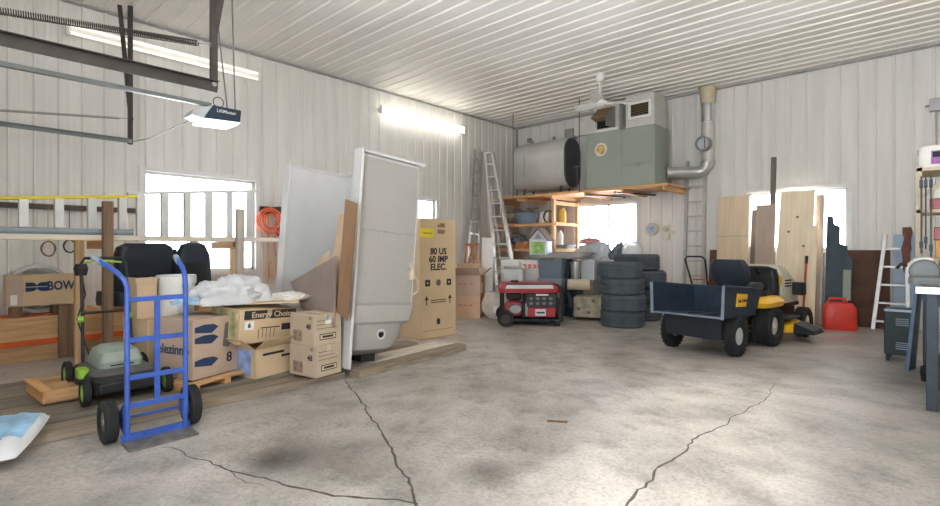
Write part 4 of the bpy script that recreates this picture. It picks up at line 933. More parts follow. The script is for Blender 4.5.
bx('alternator_cover', redpaint_m, t, -.05, .29, -.235, -.12, .14, .295, bevel=.01); bx('rating_plate', ltgrey_m, t, .04, .17, -.238, -.235, .16, .27); bx('panel_text', ink_m, t, .055, .155, -.2395, -.238, .20, .225)
MB().lathe([(.0, -.16), (.11, -.16), (.13, -.12), (.13, .1), (.0, .1)], (-.2, 0, .26), 'y', 20).build('engine_cover', redpaint_m, t)
MB().lathe([(.0, -.02), (.07, -.02), (.085, 0), (0, 0)], (-.2, -.16, .26), 'y', 20).build('recoil_starter', steel_m, t)
bx('engine_block', steel_m, t, -.11, -.03, -.19, .1, .14, .36, bevel=.01); bx('air_filter', black_m, t, -.30, -.12, -.1, .15, .40, .51, bevel=.02)
MB().tube([(-.1, -.2, .12), (-.1, -.2, .52)], .02, 8).build('frame_stay', black_m, t)
bx('muffler', dark_m, t, .30, .345, -.15, .15, .2, .45, bevel=.02)
for y in (-.31, .31):
    w_ = MB().lathe(tyre(.128, .075, .075), (0, 0, 0), 'y', 28, True).build('wheel', rubber2_m, t); w_.location = (-gw + .03, y, .128); w_.scale = (1 / 1.3, 1 / 1.15, 1)
    MB().lathe([(.076, -.03), (.06, -.02), (.02, -.03), (0.002, -.03)], (0, 0, 0), 'y', 20).build('rim', dark_m, w_)
for y in (-gd, gd): MB().lathe([(.035, 0), (.035, .035), (.02, .06), (0.002, .06)], (gw - .05, y, 0), 'z', 12).build('rubber_foot', rubber2_m, t)
MB().tube([(gw, -gd, .58), (gw + .06, -gd, .60), (gw + .10, -gd, .48), (gw + .12, -gd, .3), (gw + .12, gd, .3), (gw + .10, gd, .48), (gw + .06, gd, .60), (gw, gd, .58)], .014, 8).build('handle', black_m, t)

# ---------------------------------------------------------------- table, bins, house behind the generator
t = thing('work_table', 'dark grey tabletop on a black pedestal behind the generator', 'table', (-5.2, 8.15, 0), world=True)
MB().hexa([(-5.72, 7.86, 1.05), (-4.66, 7.96, 1.05), (-4.66, 8.55, 1.14), (-5.82, 8.55, 1.14), (-5.72, 7.86, 1.085), (-4.66, 7.96, 1.085), (-4.66, 8.55, 1.175), (-5.82, 8.55, 1.175)]).build('tabletop', mat('dusty_slate', (128, 132, 136), .45, var=.15), t, .006)
bx('pedestal', benchblue_m, t, -5.13, -4.99, 8.12, 8.28, .03, 1.07, bevel=.01); bx('pedestal_foot', benchblue_m, t, -5.3, -4.8, 7.98, 8.42, 0, .03, bevel=.01)
t = thing('toy_house', 'small white toy house with a brown roof and green front on the grey table', 'toy house', (-5.66, 8.20, 1.118), R(14))
MB().prism([(-.17, 0), (.17, 0), (.17, .30), (0, .50), (-.17, .30)], 'y', -.14, .17).build('house_walls', ltgrey_m, t)
for s in (-1, 1): MB().hexa([(0, -.17, .50), (0, .2, .50), (s * .21, .2, .265), (s * .21, -.17, .265), (0, -.17, .525), (0, .2, .525), (s * .225, .2, .28), (s * .225, -.17, .28)]).build('roof_slope', roof_m, t)
bx('green_front', green_m, t, -.14, .13, -.147, -.14, .03, .25); bx('blue_side', ltblue_m, t, .17, .176, -.12, .14, .02, .28)
MB().prism([(-.08, .31), (.08, .31), (0, .42)], 'y', -.147, -.14).build('gable_window', greybin_m, t)
b = MB(); b.box(-.17, -.145, -.155, -.14, 0, .31); b.box(.145, .17, -.155, -.14, 0, .31); b.box(-.17, .17, -.155, -.14, .25, .29); b.build('white_trim', white_m, t)
def bin_(label, c, rz, dx, dy, dz, m, group='grey storage bins'):
    t = thing('storage_bin', label, 'bin', c, rz, group)
    MB().loft([rr(-dx * .45, dx * .45, -dy * .45, dy * .45, .03, 0), rr(-dx * .48, dx * .48, -dy * .48, dy * .48, .03, dz * .88)]).build('bin_body', m, t)
    MB().loft([rr(-dx / 2, dx / 2, -dy / 2, dy / 2, .03, dz * .88), rr(-dx / 2, dx / 2, -dy / 2, dy / 2, .03, dz)]).build('bin_rim', m, t)
    bx('bin_handle', m, t, -dx * .18, dx * .18, -dy * .5 - .015, -dy * .5, dz * .80, dz * .9)
    return t
bin_('grey storage bin at the bottom of the stack under the table', (-5.16, 7.84, 0), R(20), .46, .36, .36, mat('slate_bin', (112, 126, 140), .5, var=.05))
bin_('grey storage bin, middle of the stack under the table, pale blue-grey', (-5.16, 7.84, .361), R(20), .46, .36, .34, greybin_m)
bin_('slate grey storage bin, top of the stack just below the tabletop', (-5.16, 7.84, .702), R(20), .46, .36, .33, mat('slate_bin_dark', (104, 118, 132), .5, var=.05))
t = thing('steel_cabinet', 'beige pitted steel cabinet on the floor between generator and tyres', 'cabinet', (-4.52, 8.05, 0), R(24))
pit = mat('pitted_beige', (172, 162, 142), .7, .1, var=.3, scale=9)
bx('cabinet_body', pit, t, -.24, .24, -.3, .3, .05, .40, bevel=.02)
for x in (-.22, .22):
    for y in (-.24, .24): MB().tube([(x, y, 0), (x, y, .06)], .02, 8).build('foot', dark_m, t)
for x, z in ((-.15, .2), (.1, .34), (.02, .14)): MB().lathe([(.0, -.006), (.03, -.006), (.03, 0), (0, 0)], (x, -.30, z), 'y', 12).build('rivet_cover', roof_m, t)
bx('side_vent', darkslot_m, t, .27, .274, -.15, .1, .2, .26)
o = MB().lathe([(.06, 0), (.095, 0), (.10, .38), (.06, .38)], (0, 0, 0), 'x', 24, True).build('paper_roll', beige_m); o.location = (-4.78, 7.80, .575); o.rotation_euler[2] = R(38); tag(o, 'cream roll with a dark hollow core lying on the beige cabinet', 'roll')
o.location = (-4.66, 7.92, .402 + .10)
t = thing('wooden_chest', 'grey wooden chest behind the tyres that carries the tarp bundle', 'chest', (-4.75, 8.95, 0), world=True)
gz = wood('grey_chest_wood', (150, 142, 136), 'x')
for k in range(5): bx('chest_plank', gz, t, -5.28, -4.32, 8.62, 9.04, .02 + k * .19, .205 + k * .19, bevel=.004)
bx('chest_lid', gz, t, -5.30, -4.30, 8.60, 9.06, .972, 1.0)
t = thing('galvanised_pail', 'slim galvanised pail standing right of the table pedestal', 'bucket', (-4.86, 8.16, 0), 0)
bx('stand', benchblue_m, t, -.1, .1, -.1, .1, 0, .66); MB().lathe([(.075, .66), (.10, .98), (.105, .98), (.105, 1.0), (.095, 1.0), (.07, .68)], (0, 0, 0), 'z', 20).build('pail_body', galv_m, t)
t = bin_('light grey storage bin standing on a crate left of the tyres', (-4.74, 8.44, .661), R(14), .28, .24, .36, ltgrey_m)
o = bx('wooden_crate', gz, None, -4.90, -4.58, 8.30, 8.58, 0, .66); tag(o, 'grey upright crate under the light grey bin', 'crate')
heap('tarp_bundle', 'pale wrinkled plastic tarp bundle on the grey chest below the window', (-4.84, 8.83, 1.03), (.38, .22, .30), tarp_m, .35, 2.8, 51, 'tarp', flat=.03)
heap('tarp_bundle', 'dark grey tarp bundle between the pale tarp and the rear tyres', (-4.36, 8.86, 1.03), (.15, .2, .27), tarp2_m, .35, 2.8, 61, 'tarp', flat=.03)
heap('red_rag', 'small red and white rag lying on the pale tarp bundle', (-5.0, 8.9, 1.31), (.2, .12, .06), mat('red_white_rag', (205, 150, 150), .8, var=.5, scale=9), .35, 3, 71, 'cloth')
# tyres
tire_prof = tyre(.345, .20, .255)
def tyre_at(label, c, group, Rr=.345, r=.2, w=.255, blocks=0):
    b = MB(); b.lathe(tyre(Rr, r, w), (0, 0, w / 2), 'z', 48, True)
    for i in range(blocks):
        for row in range(3):
            a = 2 * PI * (i + .5 * (row % 2)) / blocks; p = Vector(((Rr - .005) * math.cos(a), (Rr - .005) * math.sin(a), w * (.25 + .25 * row))); q = Vector(((Rr + .008) * math.cos(a), (Rr + .008) * math.sin(a), p.z)); b.beam(p, q, Rr * 3.6 / blocks, w * .17)
    o = b.build('tyre', rubber_m); o.location = Vector(c); return tag(o, label, 'tyre', group)
jit = [(0, 0), (.03, -.02), (-.02, .03), (-.04, 0)]
for i, lb in enumerate(('car tyre at the bottom of the front stack of four', 'second car tyre from the floor in the front stack', 'third car tyre from the floor in the front stack', 'car tyre on top of the front stack of four')):
    tyre_at(lb, (-3.70 + jit[i][0], 7.66 + jit[i][1], i * .2555), 'car tyres in the front stack')
jit = [(.02, .0), (-.01, .02), (.10, -.02), (-.03, .03)]
for i, lb in enumerate(('truck tyre at the bottom of the rear stack', 'second truck tyre from the floor in the rear stack', 'knobby truck tyre, third from the floor in the rear stack and sticking out right', 'wide truck tyre on top of the rear stack')):
    tyre_at(lb, (-3.88 + jit[i][0], 8.62 + jit[i][1], i * .2855), 'truck tyres in the rear stack', .39, .21, .285, 40 if i == 2 else 0)
t = thing('plastic_dome', 'clear crumpled plastic dome on top of the rear tyre stack', 'dome', (-3.98, 8.62, 1.143)); t.scale = (1.15, 1.15, 1.15)
MB().lathe([(.155, 0), (.16, .02), (.15, .10), (.11, .17), (.05, .2), (.002, .205)], (0, 0, 0), 'z', 20).build('dome_shell', mat('clear_film', (225, 228, 230), .15, var=.05, alpha=.8, spec=.6), t)
MB().blob((0, 0, .07), (.1, .1, .06), .4, 3, 5, 3).build('crumpled_filling', alu_m, t)

# ---------------------------------------------------------------- dump cart (faces +Y, tipped open to the rear)
t = thing('garden_cart', 'dark poly garden dump cart hitched behind the lawn tractor', 'cart', (-2.06, 6.42, 0), R(-8))
def tub(z, x, y0, y1): return [(-x, y0, z), (x, y0, z), (x, y1, z), (-x, y1, z)]
b = MB()
def wallq(pts, th): # slab from four points with thickness vector th
    p = [Vector(q) for q in pts]; v = Vector(th); b.hexa([p[0], p[1], p[2], p[3], p[0] + v, p[1] + v, p[2] + v, p[3] + v])
wallq([(-.42, -.42, .47), (.42, -.42, .47), (.38, .54, .43), (-.38, .54, .43)], (0, 0, .02))
wallq([(-.42, -.42, .47), (-.38, .54, .43), (-.43, .60, .74), (-.43, -.42, .83)], (.018, 0, 0)); wallq([(.42, -.42, .47), (.38, .54, .43), (.43, .60, .74), (.43, -.42, .83)], (-.018, 0, 0))
wallq([(-.38, .54, .43), (.38, .54, .43), (.43, .60, .74), (-.43, .60, .74)], (0, -.018, 0))
b.build('cart_tub', navy_m, t)
ed = mat('worn_edge', (120, 132, 145), .45, .1, var=.2)
MB().tube([(-.42, -.425, .475), (.42, -.425, .475)], .012, 8).build('rear_lip', ed, t)
for s in (-1, 1):
    MB().beam((s * .42, -.43, .46), (s * .432, -.43, .835), .03, .014).build('rear_edge', ed, t)
    MB().tube([(s * .43, -.42, .835), (s * .43, .60, .745)], .013, 8).build('top_rim', navy_m, t)
MB().tube([(-.43, .60, .745), (.43, .60, .745)], .013, 8).build('front_rim', navy_m, t)
for i, x in enumerate((-.22, 0, .22)): MB().beam((x, -.33, .492), (x, .52, .452), .03, .01).build('floor_rib', navy_m, t)
b = MB(); b.hexa([(-.33, -.25, .20), (.33, -.25, .20), (.33, .42, .20), (-.33, .42, .20), (-.345, -.30, .465), (.345, -.30, .465), (.335, .5, .43), (-.335, .5, .43)]); b.build('under_body', mat('dark_underbody', (34, 38, 46), .6, var=.15), t, .01)
MB().tube([(-.40, .0, .235), (.40, .0, .235)], .018, 10).build('axle', dark_m, t)
for s in (-1, 1): wheel(t, (.385 * s, .0, .235), .23, .10, .095, ltgrey_m, 26, rubber2_m)
MB().beam((0, .4, .24), (0, .60, .28), .05, .05).build('draw_bar', dark_m, t)
def side(y, f):  # point on the right outer side, f = 0 bottom .. 1 top
    k = (y + .42) / 1.0; lo = Vector((.42 - .04 * k, -.42 + .96 * k, .47 - .04 * k)); hi = Vector((.43, -.42 + 1.02 * k, .83 - .09 * k)); return lo.lerp(hi, f)
q = [side(-.08, .36), side(.20, .36), side(.20, .80), side(-.08, .80)]; e = Vector((.007, 0, 0))
o = MB().hexa(q + [x + e for x in q]).build('name_plate', cub_m, t)
tx = text('Cub Cadet', 'lettering', t, tuple((q[0] + q[2]) / 2 + Vector((.0085, 0, -.002))), (R(90), 0, PI / 2), .055, ink_m, .001)

# ---------------------------------------------------------------- lawn tractor
t = thing('lawn_tractor', 'yellow and cream riding lawn tractor with a dark seat', 'tractor', (-1.94, 7.42, 0), R(-9))
for s in (-1, 1):
    wheel(t, (.37 * s, 0, .258), .25, .11, .23, cream_m, 24, rubber2_m)
    wheel(t, (.37 * s, 1.22, .20), .195, .09, .15, cream_m, 18, rubber2_m, 26)
bx('chassis', dark_m, t, -.2, .2, -.25, 1.42, .25, .42, bevel=.02)
MB().loft([rr(-.47, .47, -.32, .34, .14, .50), rr(-.49, .49, -.34, .36, .14, .56), rr(-.42, .42, -.30, .34, .12, .62)]).build('rear_fender', cub_m, t)
MB().loft([rr(-.30, .30, -.34, .36, .08, .52), rr(-.30, .30, -.34, .38, .08, .66), rr(-.24, .24, -.26, .32, .08, .68)]).build('fender_centre', black_m, t)
MB().loft([rr(-.22, .22, -.20, .26, .08, .68), rr(-.25, .25, -.22, .28, .09, .73), rr(-.23, .23, -.2, .26, .09, .79)]).build('seat_cushion', seat_m, t)
MB().loft([[(x, y - .17, .74) for x, y, z in rr(-.19, .19, -.05, .06, .045, 0)], [(x, y - .20, .85) for x, y, z in rr(-.25, .25, -.06, .06, .055, 0)], [(x, y - .25, 1.02) for x, y, z in rr(-.245, .245, -.055, .055, .05, 0)], [(x, y - .27, 1.10) for x, y, z in rr(-.19, .19, -.04, .04, .035, 0)]]).build('seat_back', seat_m, t)
bx('footrest', black_m, t, -.48, .48, .34, .80, .30, .33, bevel=.01)
MB().loft([rr(-.22, .22, .66, .80, .05, .33), rr(-.24, .24, .64, .80, .06, .80), rr(-.2, .2, .66, .80, .06, .95), rr(-.12, .12, .68, .78, .04, .98)]).build('dashboard', black_m, t)
MB().loft([[(x, .78, z) for x, z in ((-.25, .45), (.25, .45), (.26, .86), (.18, 1.02), (-.18, 1.02), (-.26, .86))], [(x, 1.1, z) for x, z in ((-.25, .42), (.25, .42), (.26, .82), (.18, .97), (-.18, .97), (-.26, .82))], [(x, 1.42, z) for x, z in ((-.23, .40), (.23, .40), (.24, .70), (.16, .82), (-.16, .82), (-.24, .70))], [(x, 1.52, z) for x, z in ((-.17, .42), (.17, .42), (.17, .62), (.11, .70), (-.11, .70), (-.17, .62))]]).build('hood', cream_m, t, .01)
for k in range(3): bx('hood_vent', darkslot_m, t, .245, .263, .88, 1.10, .70 + k * .04, .72 + k * .04)
bx('side_panel', black_m, t, .235, .258, .80, 1.40, .42, .47, bevel=.005); bx('side_badge', cub_m, t, .255, .262, .68, .76, .74, .86)
MB().tube(arc((0, .52, .98), .17, 0, 359, 24, 'xy'), .014, 8, True).build('steering_wheel', black_m, t)
MB().tube([(0, .70, .85), (0, .52, .98)], .02, 8).build('steering_column', black_m, t); MB().beam((-.16, .52, .98), (.16, .52, .98), .03, .012).build('wheel_spoke', black_m, t)
MB().loft([rr(-.50, .50, .42, 1.04, .2, .12), rr(-.50, .50, .42, 1.04, .2, .22), rr(-.44, .44, .46, 1.0, .2, .26)]).build('mower_deck', cub_m, t)
MB().hexa([(.48, .52, .10), (.74, .50, .12), (.74, .86, .12), (.48, .95, .10), (.48, .55, .25), (.72, .52, .17), (.72, .84, .17), (.48, .92, .25)]).build('discharge_chute', black_m, t, .01)
for s in (-1, 1): wheel(t, (.46 * s, 1.06, .06), .06, .03, .05, cub_m, 0, rubber2_m, 16)
MB().tube([(.30, .1, .6), (.36, .14, .8)], .012, 8).build('lift_lever', black_m, t)
bx('battery_box', black_m, t, .27, .40, 1.10, 1.26, .58, .76, bevel=.01)
MB().beam((0, -.28, .30), (0, -.40, .30), .10, .012).build('hitch_plate', dark_m, t)

# ---------------------------------------------------------------- things leaning on the back wall
def lean(name, label, x0, x1, h, yb, yt, th, m, cat='board', extra=None, top=None):
    a = math.asin(min(.9, (yt - yb) / h)); b = MB()
    if top: b.prism([(x0, 0), (x1, 0)] + top, 'y', 0, th)
    else: b.box(x0, x1, 0, th, 0, h)
    o = b.build(name, m); cx = (x0 + x1) / 2
    o.location = (o.location.x, yb, th * math.sin(a) + .001); me = o.data
    for v in me.vertices: v.co.y += th / 2
    OFF[o.name] = Vector((cx, 0, 0))
    o.rotation_euler[0] = -a; tag(o, label, cat); return o
lean('plywood_sheet', 'tan plywood sheet with a seam, leaning left of the lawn tractor seat', -2.98, -2.46, 2.22, 9.92, 10.16, .02, ply_m)
MBs = bpy.data.objects['plywood_sheet']; bx('seam_line', greyboard_m, MBs, -2.98, -2.46, -.001, .001, 1.47, 1.478)
lean('plywood_sheet', 'large pale yellow knotty plywood sheet leaning right of the lawn tractor', -2.00, -1.45, 2.28, 9.70, 10.12, .02, ply2_m, top=[(-1.47, 1.5), (-1.46, 2.27), (-1.60, 2.25), (-1.96, 2.27)])
kn = bpy.data.objects['plywood_sheet.001']
for x, z in ((-1.78, .75), (-1.6, 1.3), (-1.7, 1.8), (-1.55, .95), (-1.82, 1.55)): MB().lathe([(.0, -.001), (.022, -.001), (.015, .0), (0, 0)], (x, 0, z), 'y', 10).build('knot', hood_m, kn)
lean('timber_board', 'tall narrow dark stick reaching high above the leaning boards', -2.12, -2.04, 2.86, 9.90, 10.17, .035, greyboard_m)
lean('timber_board', 'pinkish grey board leaning left of the tall dark stick', -2.32, -2.02, 2.02, 9.80, 10.04, .02, pinkboard_m)
lean('timber_board', 'short grey board leaning between the tan plywood and the pinkish board', -2.42, -2.33, 1.95, 9.90, 10.15, .02, greyboard_m)
lean('timber_board', 'cream narrow board leaning at the right edge of the pale plywood', -1.56, -1.40, 1.66, 9.58, 9.95, .02, ply2_m)
lean('timber_board', 'brown narrow board leaning behind the pale plywood, right side', -1.46, -1.34, 2.15, 9.90, 10.15, .025, pinkboard_m)
lean('timber_board', 'dark brown board standing between the wall ladder and the tan plywood', -3.12, -2.98, 1.22, 9.95, 10.10, .03, rust_m)
lean('steel_sheet', 'dark teal steel sheet with a stepped top leaning under the right window', -1.30, -.95, 1.80, 9.80, 10.12, .015, teal_m, 'sheet', top=[(-.95, 1.10), (-1.02, 1.15), (-1.02, 1.30), (-1.12, 1.34), (-1.12, 1.62), (-1.20, 1.66), (-1.22, 1.80), (-1.30, 1.80)])
lean('steel_sheet', 'low green-grey sheet leaning in front of the teal sheet', -1.06, -.96, .92, 9.72, 9.90, .012, furn_m, 'sheet')
lean('metal_rod', 'thin grey rod leaning beside the teal sheet', -1.36, -1.345, 2.10, 9.80, 10.14, .015, steel_m, 'rod')
lean('steel_sheet', 'rusty brown sheet standing against the back wall behind the red jerry can', -1.10, -.50, 1.22, 10.08, 10.20, .008, rust_m, 'sheet')
lean('plastic_sheet', 'pale blue panel standing on the back wall behind the aluminium stepladder', -.46, -.22, 1.46, 10.12, 10.20, .012, ltblue_m, 'panel')
t = a_ladder('stepladder', 'small aluminium stepladder leaning folded on the back wall near the workbench', (-.55, 10.10, 1.46), (-.30, 10.10, 1.46), (-.69, 9.86, 0), (-.28, 9.86, 0), 5, alu_m)
o = MB(); pr = []
for k in range(9):
    f = k / 8; z = 1.56 - f * .66; w_ = .05 + .012 * math.sin(k * 2); pr.append([(-.30 + .01 * math.sin(k) + w_ * math.cos(a), 10.0 + .045 * math.sin(a) * (1 + .3 * math.sin(3 * a + k)), z) for a in [2 * PI * i / 10 for i in range(10)]])
o.loft(pr); o = o.build('cloth_strip', cloth_m); tag(o, 'brown cloth hanging over the folded stepladder', 'cloth')
t = thing('shovel', 'garden shovel with a red shaft and black grip standing by the plywood', 'shovel', (-1.50, 9.30, 0), world=True)
MB().tube([(-1.50, 9.26, .16), (-1.50, 9.56, 1.02)], .016, 10).build('shaft', redpaint_m, t); MB().tube([(-1.50, 9.56, 1.0), (-1.50, 9.60, 1.12)], .022, 10).build('grip', black_m, t)
MB().hexa([(-1.62, 9.20, .0), (-1.38, 9.20, .0), (-1.38, 9.21, .0), (-1.62, 9.21, .0), (-1.60, 9.26, .18), (-1.40, 9.26, .18), (-1.40, 9.27, .18), (-1.60, 9.27, .18)]).build('blade', dark_m, t)
t = thing('jerry_can', 'red plastic jerry can on the floor under the right window', 'jerry can', (-1.07, 9.55, 0), R(12))
MB().loft([rr(-.20, .20, -.11, .11, .04, 0), rr(-.215, .215, -.12, .12, .05, .03), rr(-.21, .21, -.12, .12, .05, .33), rr(-.17, .17, -.10, .10, .05, .40), rr(-.15, .15, -.06, .06, .03, .42)]).build('can_body', red_m, t)
MB().tube([(-.14, 0, .41), (-.12, 0, .47), (.06, 0, .475), (.09, 0, .41)], .022, 10).build('handle', red_m, t); MB().lathe([(.035, .40), (.035, .45), (.0, .455)], (.14, 0, 0), 'z', 14).build('cap', black_m, t)
for x in (-.1, .1): MB().beam((x - .07, -.121, .06), (x + .07, -.121, .30), .02, .008, (0, 1, 0)).build('moulded_rib', red_m, t)
t = thing('folding_trolley', 'black folding trolley with a bent handle standing behind the cart', 'trolley', (-3.15, 9.2, 0), world=True)
MB().tube([(-3.02, 9.2, .06), (-3.14, 9.2, .62), (-3.26, 9.2, 1.05), (-3.22, 9.2, 1.10), (-2.98, 9.2, 1.10), (-2.92, 9.2, 1.05), (-2.88, 9.2, .62), (-2.86, 9.2, .06)], .016, 10).build('handle_frame', black_m, t); bx('trolley_base', black_m, t, -3.1, -2.8, 8.9, 9.24, .06, .09)
for x in (-3.06, -2.84): MB().lathe([(.0, -.015), (.06, -.015), (.06, .015), (0, .015)], (x, 9.24, .06), 'x', 16).build('wheel', rubber2_m, t)
MB().beam((-3.16, 9.2, .70), (-2.86, 9.2, .70), .03, .02).build('cross_strut', orangebeam_m, t)

# ---------------------------------------------------------------- right side: workbench and shelf
t = thing('workbench', 'steel workbench with a pale edged top along the right side', 'workbench', (.35, 6.1, 0), world=True)
bx('bench_top', mat('worn_bench_top', (118, 114, 108), .5, .1, var=.15), t, -.10, .85, 5.2, 7.1, .91, .95, bevel=.004); bx('edge_strip', galv_m, t, -.104, .85, 5.19, 5.20, .90, .952)
for x, y in ((-.01, 5.27), (.75, 5.27), (-.05, 7.0), (.75, 7.0)): bx('leg', benchblue_m, t, x - .035, x + .035, y - .035, y + .035, 0, .91, bevel=.004)
bx('front_rail', benchblue_m, t, -.03, .75, 5.25, 5.29, .80, .90); bx('lower_shelf', benchblue_m, t, -.04, .8, 5.3, 6.97, .16, .18)
bx('side_rail', benchblue_m, t, -.07, -.03, 5.3, 6.97, .84, .90)
t = carton('white carton on the lower shelf of the workbench', (.30, 5.55, .181), 0, .4, .35, .30, white_m)
bin_('dark bin on the lower bench shelf behind the white carton', (.32, 6.1, .181), 0, .4, .4, .35, benchblue_m, None)
u = thing('shelf_unit', 'tall beige metal shelf unit standing on the workbench', 'shelf', (.3, 6.5, .95), world=True)
for x, y in ((-.10, 6.22), (.72, 6.22), (-.10, 6.78), (.72, 6.78)): bx('upright', beige_m, u, x - .02, x + .02, y - .02, y + .02, .951, 2.0)
for z in (1.16, 1.60, 1.985): bx('shelf_panel', beige_m, u, -.12, .74, 6.2, 6.8, z - .03, z)
MB().beam((-.08, 6.2, 1.72), (.2, 6.2, 1.96), .015, .03).build('corner_brace', beige_m, u)
t = thing('storage_box', 'white plastic box with a purple picture label on top of the tall shelf', 'box', (.10, 6.45, 1.986))
MB().loft([rr(-.20, .26, -.2, .2, .04, 0), rr(-.21, .27, -.21, .21, .05, .17)]).build('box_body', white_m, t); MB().loft([rr(-.22, .28, -.22, .22, .05, .17), rr(-.18, .24, -.18, .18, .05, .205)]).build('lid', white_m, t)
bx('picture_label', purple_m, t, -.12, .18, -.213, -.206, .03, .15); bx('picture_dark', ink_m, t, -.11, .0, -.216, -.213, .09, .14)
def shelfbox(name, label, x0, x1, z, h, m, y=6.25, cat='box', d=.2):
    o = bx(name, m, None, x0, x1, y, y + d, z + .001, z + h, bevel=.006); return tag(o, label, cat)
shelfbox('tool_case', 'red tool case on the middle board of the tall shelf', -.03, .3, 1.60, .10, redpaint_m)
shelfbox('tool_case', 'white case stacked on the red tool case of the tall shelf', .0, .28, 1.70, .13, white_m)
shelfbox('tool_case', 'orange case at the lower board of the tall shelf', .01, .25, 1.16, .16, mat('orange_yellow', (232, 170, 90), .5))
shelfbox('tool_case', 'red case stacked on the orange case of the tall shelf', .0, .2, 1.32, .12, redpaint_m)
for k, (x, z0, lb) in enumerate(((-.085, 1.2, 'dark bar clamp hanging at the front left post of the tall shelf'), (-.055, 1.24, 'second dark bar clamp hanging beside the shelf post'), (-.02, 1.17, 'third, longest dark bar clamp hanging from the tall shelf'))):
    t = thing('bar_clamp', lb, 'clamp', (x, 6.15, z0), world=True, group='bar clamps hanging on the tall shelf')
    MB().box(x - .006, x + .006, 6.14, 6.165, z0, 1.90).build('clamp_bar', dark_m, t); bx('clamp_jaw', benchblue_m, t, x - .012, x + .012, 6.08, 6.17, 1.80, 1.86); bx('sliding_jaw', benchblue_m, t, x - .012, x + .012, 6.08, 6.17, z0 + .05, z0 + .11)
    MB().tube([(x, 6.165, 1.88), (x, 6.2, 1.88)], .006, 6).build('hook', steel_m, t)
t = thing('mitre_saw', 'grey mitre saw with a round blade guard on the workbench', 'saw', (-.04, 5.75, .951), R(0))
MB().loft([rr(-.12, .30, -.16, .2, .04, 0), rr(-.12, .30, -.16, .2, .04, .05), rr(-.08, .26, -.1, .16, .04, .07)]).build('saw_base', railgrey_m, t)
b = MB(); b.prism([(.10 * math.cos(R(a)) - .02, .10 + .10 * math.sin(R(a))) for a in range(-30, 211, 12)], 'y', -.03, .03); b.build('blade_guard', mat('grey_cast', (112, 112, 112), .45, .3), t, .01)
MB().tube(arc((-.02, -.0, .10), .105, 60, 190, 14, 'xz'), .02, 8).build('guard_rim', alu_m, t)
MB().lathe([(.0, -.01), (.07, -.01), (.07, .0), (0, 0)], (-.02, -.031, .095), 'y', 24).build('blade', railgrey_m, t)
MB().tube([(.08, .0, .20), (.24, .02, .16), (.32, .04, .18)], [.05, .06, .05], 12).build('motor', mat('mid_grey', (120, 122, 124), .5), t)
bx('fence', alu_m, t, -.12, .3, .06, .08, .07, .13)
MB().tube([(-.12, 0, .14), (-.17, -.01, .16), (-.20, -.01, .12)], .014, 8).build('handle', black_m, t)
# objects at the foot of the bench
t = thing('welder', 'dark green louvred welder cabinet standing at the left of the workbench', 'welder', (-.27, 7.42, 0), world=True)
bx('cabinet', dkgreen_m, t, -.41, -.16, 7.25, 7.65, .07, .57, bevel=.012); bx('top_edge', ltblue_m, t, -.41, -.16, 7.245, 7.26, .55, .575)
for zz in (.14, .40):
    for k in range(4): bx('louvre', greybin_m, t, -.31, -.20, 7.243, 7.25, zz + k * .022, zz + .010 + k * .022)
for x in (-.38, -.19):
    for y in (7.28, 7.6): bx('foot', dkgreen_m, t, x - .015, x + .015, y - .02, y + .02, 0, .07)
o = sheet('steel_sheet', 'blue-grey steel panel leaning on the end of the workbench', [(-.22, 6.80, .0), (-.17, 7.05, .0), (-.11, 7.13, .93), (-.14, 6.76, .93)], .03, mat('blue_grey_steel', (104, 124, 150), .45, .2, var=.2), 'panel')
t = thing('tool_bag', 'black tool bag on the floor under the workbench edge', 'bag', (-.02, 6.55, 0))
MB().loft([rr(-.07, .16, -.2, .2, .05, 0), rr(-.08, .17, -.21, .21, .06, .08)]).build('bag_base', black_m, t); MB().tube([(.05, -.13, .08), (.05, -.05, .14), (.05, .05, .14), (.05, .13, .08)], .01, 8).build('bag_handle', dark_m, t)
o = MB().beam((-2.05, 3.05, .007), (-1.93, 3.13, .007), .014, .012).build('twig', oldz_m); tag(o, 'short dark stick lying on the open concrete floor', 'stick')

# ---------------------------------------------------------------- light, sky and camera
w = bpy.data.worlds.new('sky'); bpy.context.scene.world = w; w.use_nodes = True
bg = w.node_tree.nodes['Background']; bg.inputs['Strength'].default_value = 5.0
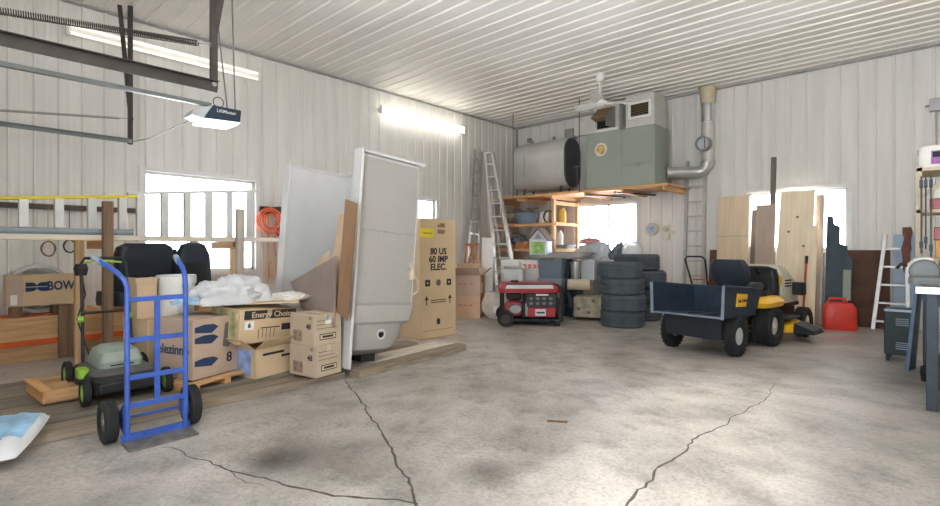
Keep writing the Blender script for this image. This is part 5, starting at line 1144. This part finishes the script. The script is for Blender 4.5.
# overcast sky above, brighter snow-like bounce added below the horizon to light the ceiling
wt = w.node_tree; g = wt.nodes.new('ShaderNodeTexCoord'); sx_ = wt.nodes.new('ShaderNodeSeparateXYZ'); rp = wt.nodes.new('ShaderNodeValToRGB')
wt.links.new(g.outputs['Generated'], sx_.inputs[0]); mr_ = wt.nodes.new('ShaderNodeMapRange'); mr_.inputs['From Min'].default_value = -1; mr_.inputs['From Max'].default_value = 1
wt.links.new(sx_.outputs['Z'], mr_.inputs['Value']); wt.links.new(mr_.outputs['Result'], rp.inputs['Fac'])
rp.color_ramp.elements[0].position = .47; rp.color_ramp.elements[0].color = (1.95, 2.03, 2.14, 1); rp.color_ramp.elements[1].position = .53; rp.color_ramp.elements[1].color = (.93, .98, 1.06, 1)
wt.links.new(rp.outputs['Color'], bg.inputs['Color'])
def portal(loc, rot, sx, sy):
    l = bpy.data.lights.new('daylight_portal', 'AREA'); l.shape = 'RECTANGLE'; l.size = sx; l.size_y = sy; l.cycles.is_portal = True
    o = bpy.data.objects.new('daylight_portal', l); C.objects.link(o); o.location = loc; o.rotation_euler = rot
portal(((DOOR[0] + DOOR[1]) / 2, YF - .08, 1.98), (R(90), 0, R(0)), DOOR[1] - DOOR[0], 3.95)
for q in (W1, W2): portal((XL - .14, (q[0] + q[1]) / 2, (q[2] + q[3]) / 2), (R(90), 0, R(-90)), q[1] - q[0], q[3] - q[2])
for q in (W3, W4): portal(((q[0] + q[1]) / 2, YB + .14, (q[2] + q[3]) / 2), (R(90), 0, R(180)), q[1] - q[0], q[3] - q[2])
sl = bpy.data.lights.new('sun', 'SUN'); sl.energy = 2.4; sl.angle = R(6); sl.color = (1, .96, .9)
so = bpy.data.objects.new('sun', sl); C.objects.link(so); so.location = (-2, -6, 6)
so.rotation_euler = Vector((-.12, 1.0, -.60)).to_track_quat('-Z', 'Y').to_euler()

cam = bpy.data.cameras.new('camera'); co = bpy.data.objects.new('camera', cam); C.objects.link(co)
co.location = (0, 0, 1.25); co.rotation_euler = (R(90), 0, math.atan2(464, 505)); cam.sensor_width = 36; cam.lens = 505 * 36 / 940
cam.shift_y = -5.0 / 940; cam.clip_start = .02; cam.clip_end = 200
S = bpy.context.scene; S.camera = co
S.view_settings.view_transform = 'Standard'; S.view_settings.look = 'None'; S.view_settings.gamma = 1; S.view_settings.exposure = 1.15
S.cycles.max_bounces = 10; S.cycles.diffuse_bounces = 6; S.cycles.transparent_max_bounces = 12; S.cycles.use_denoising = True
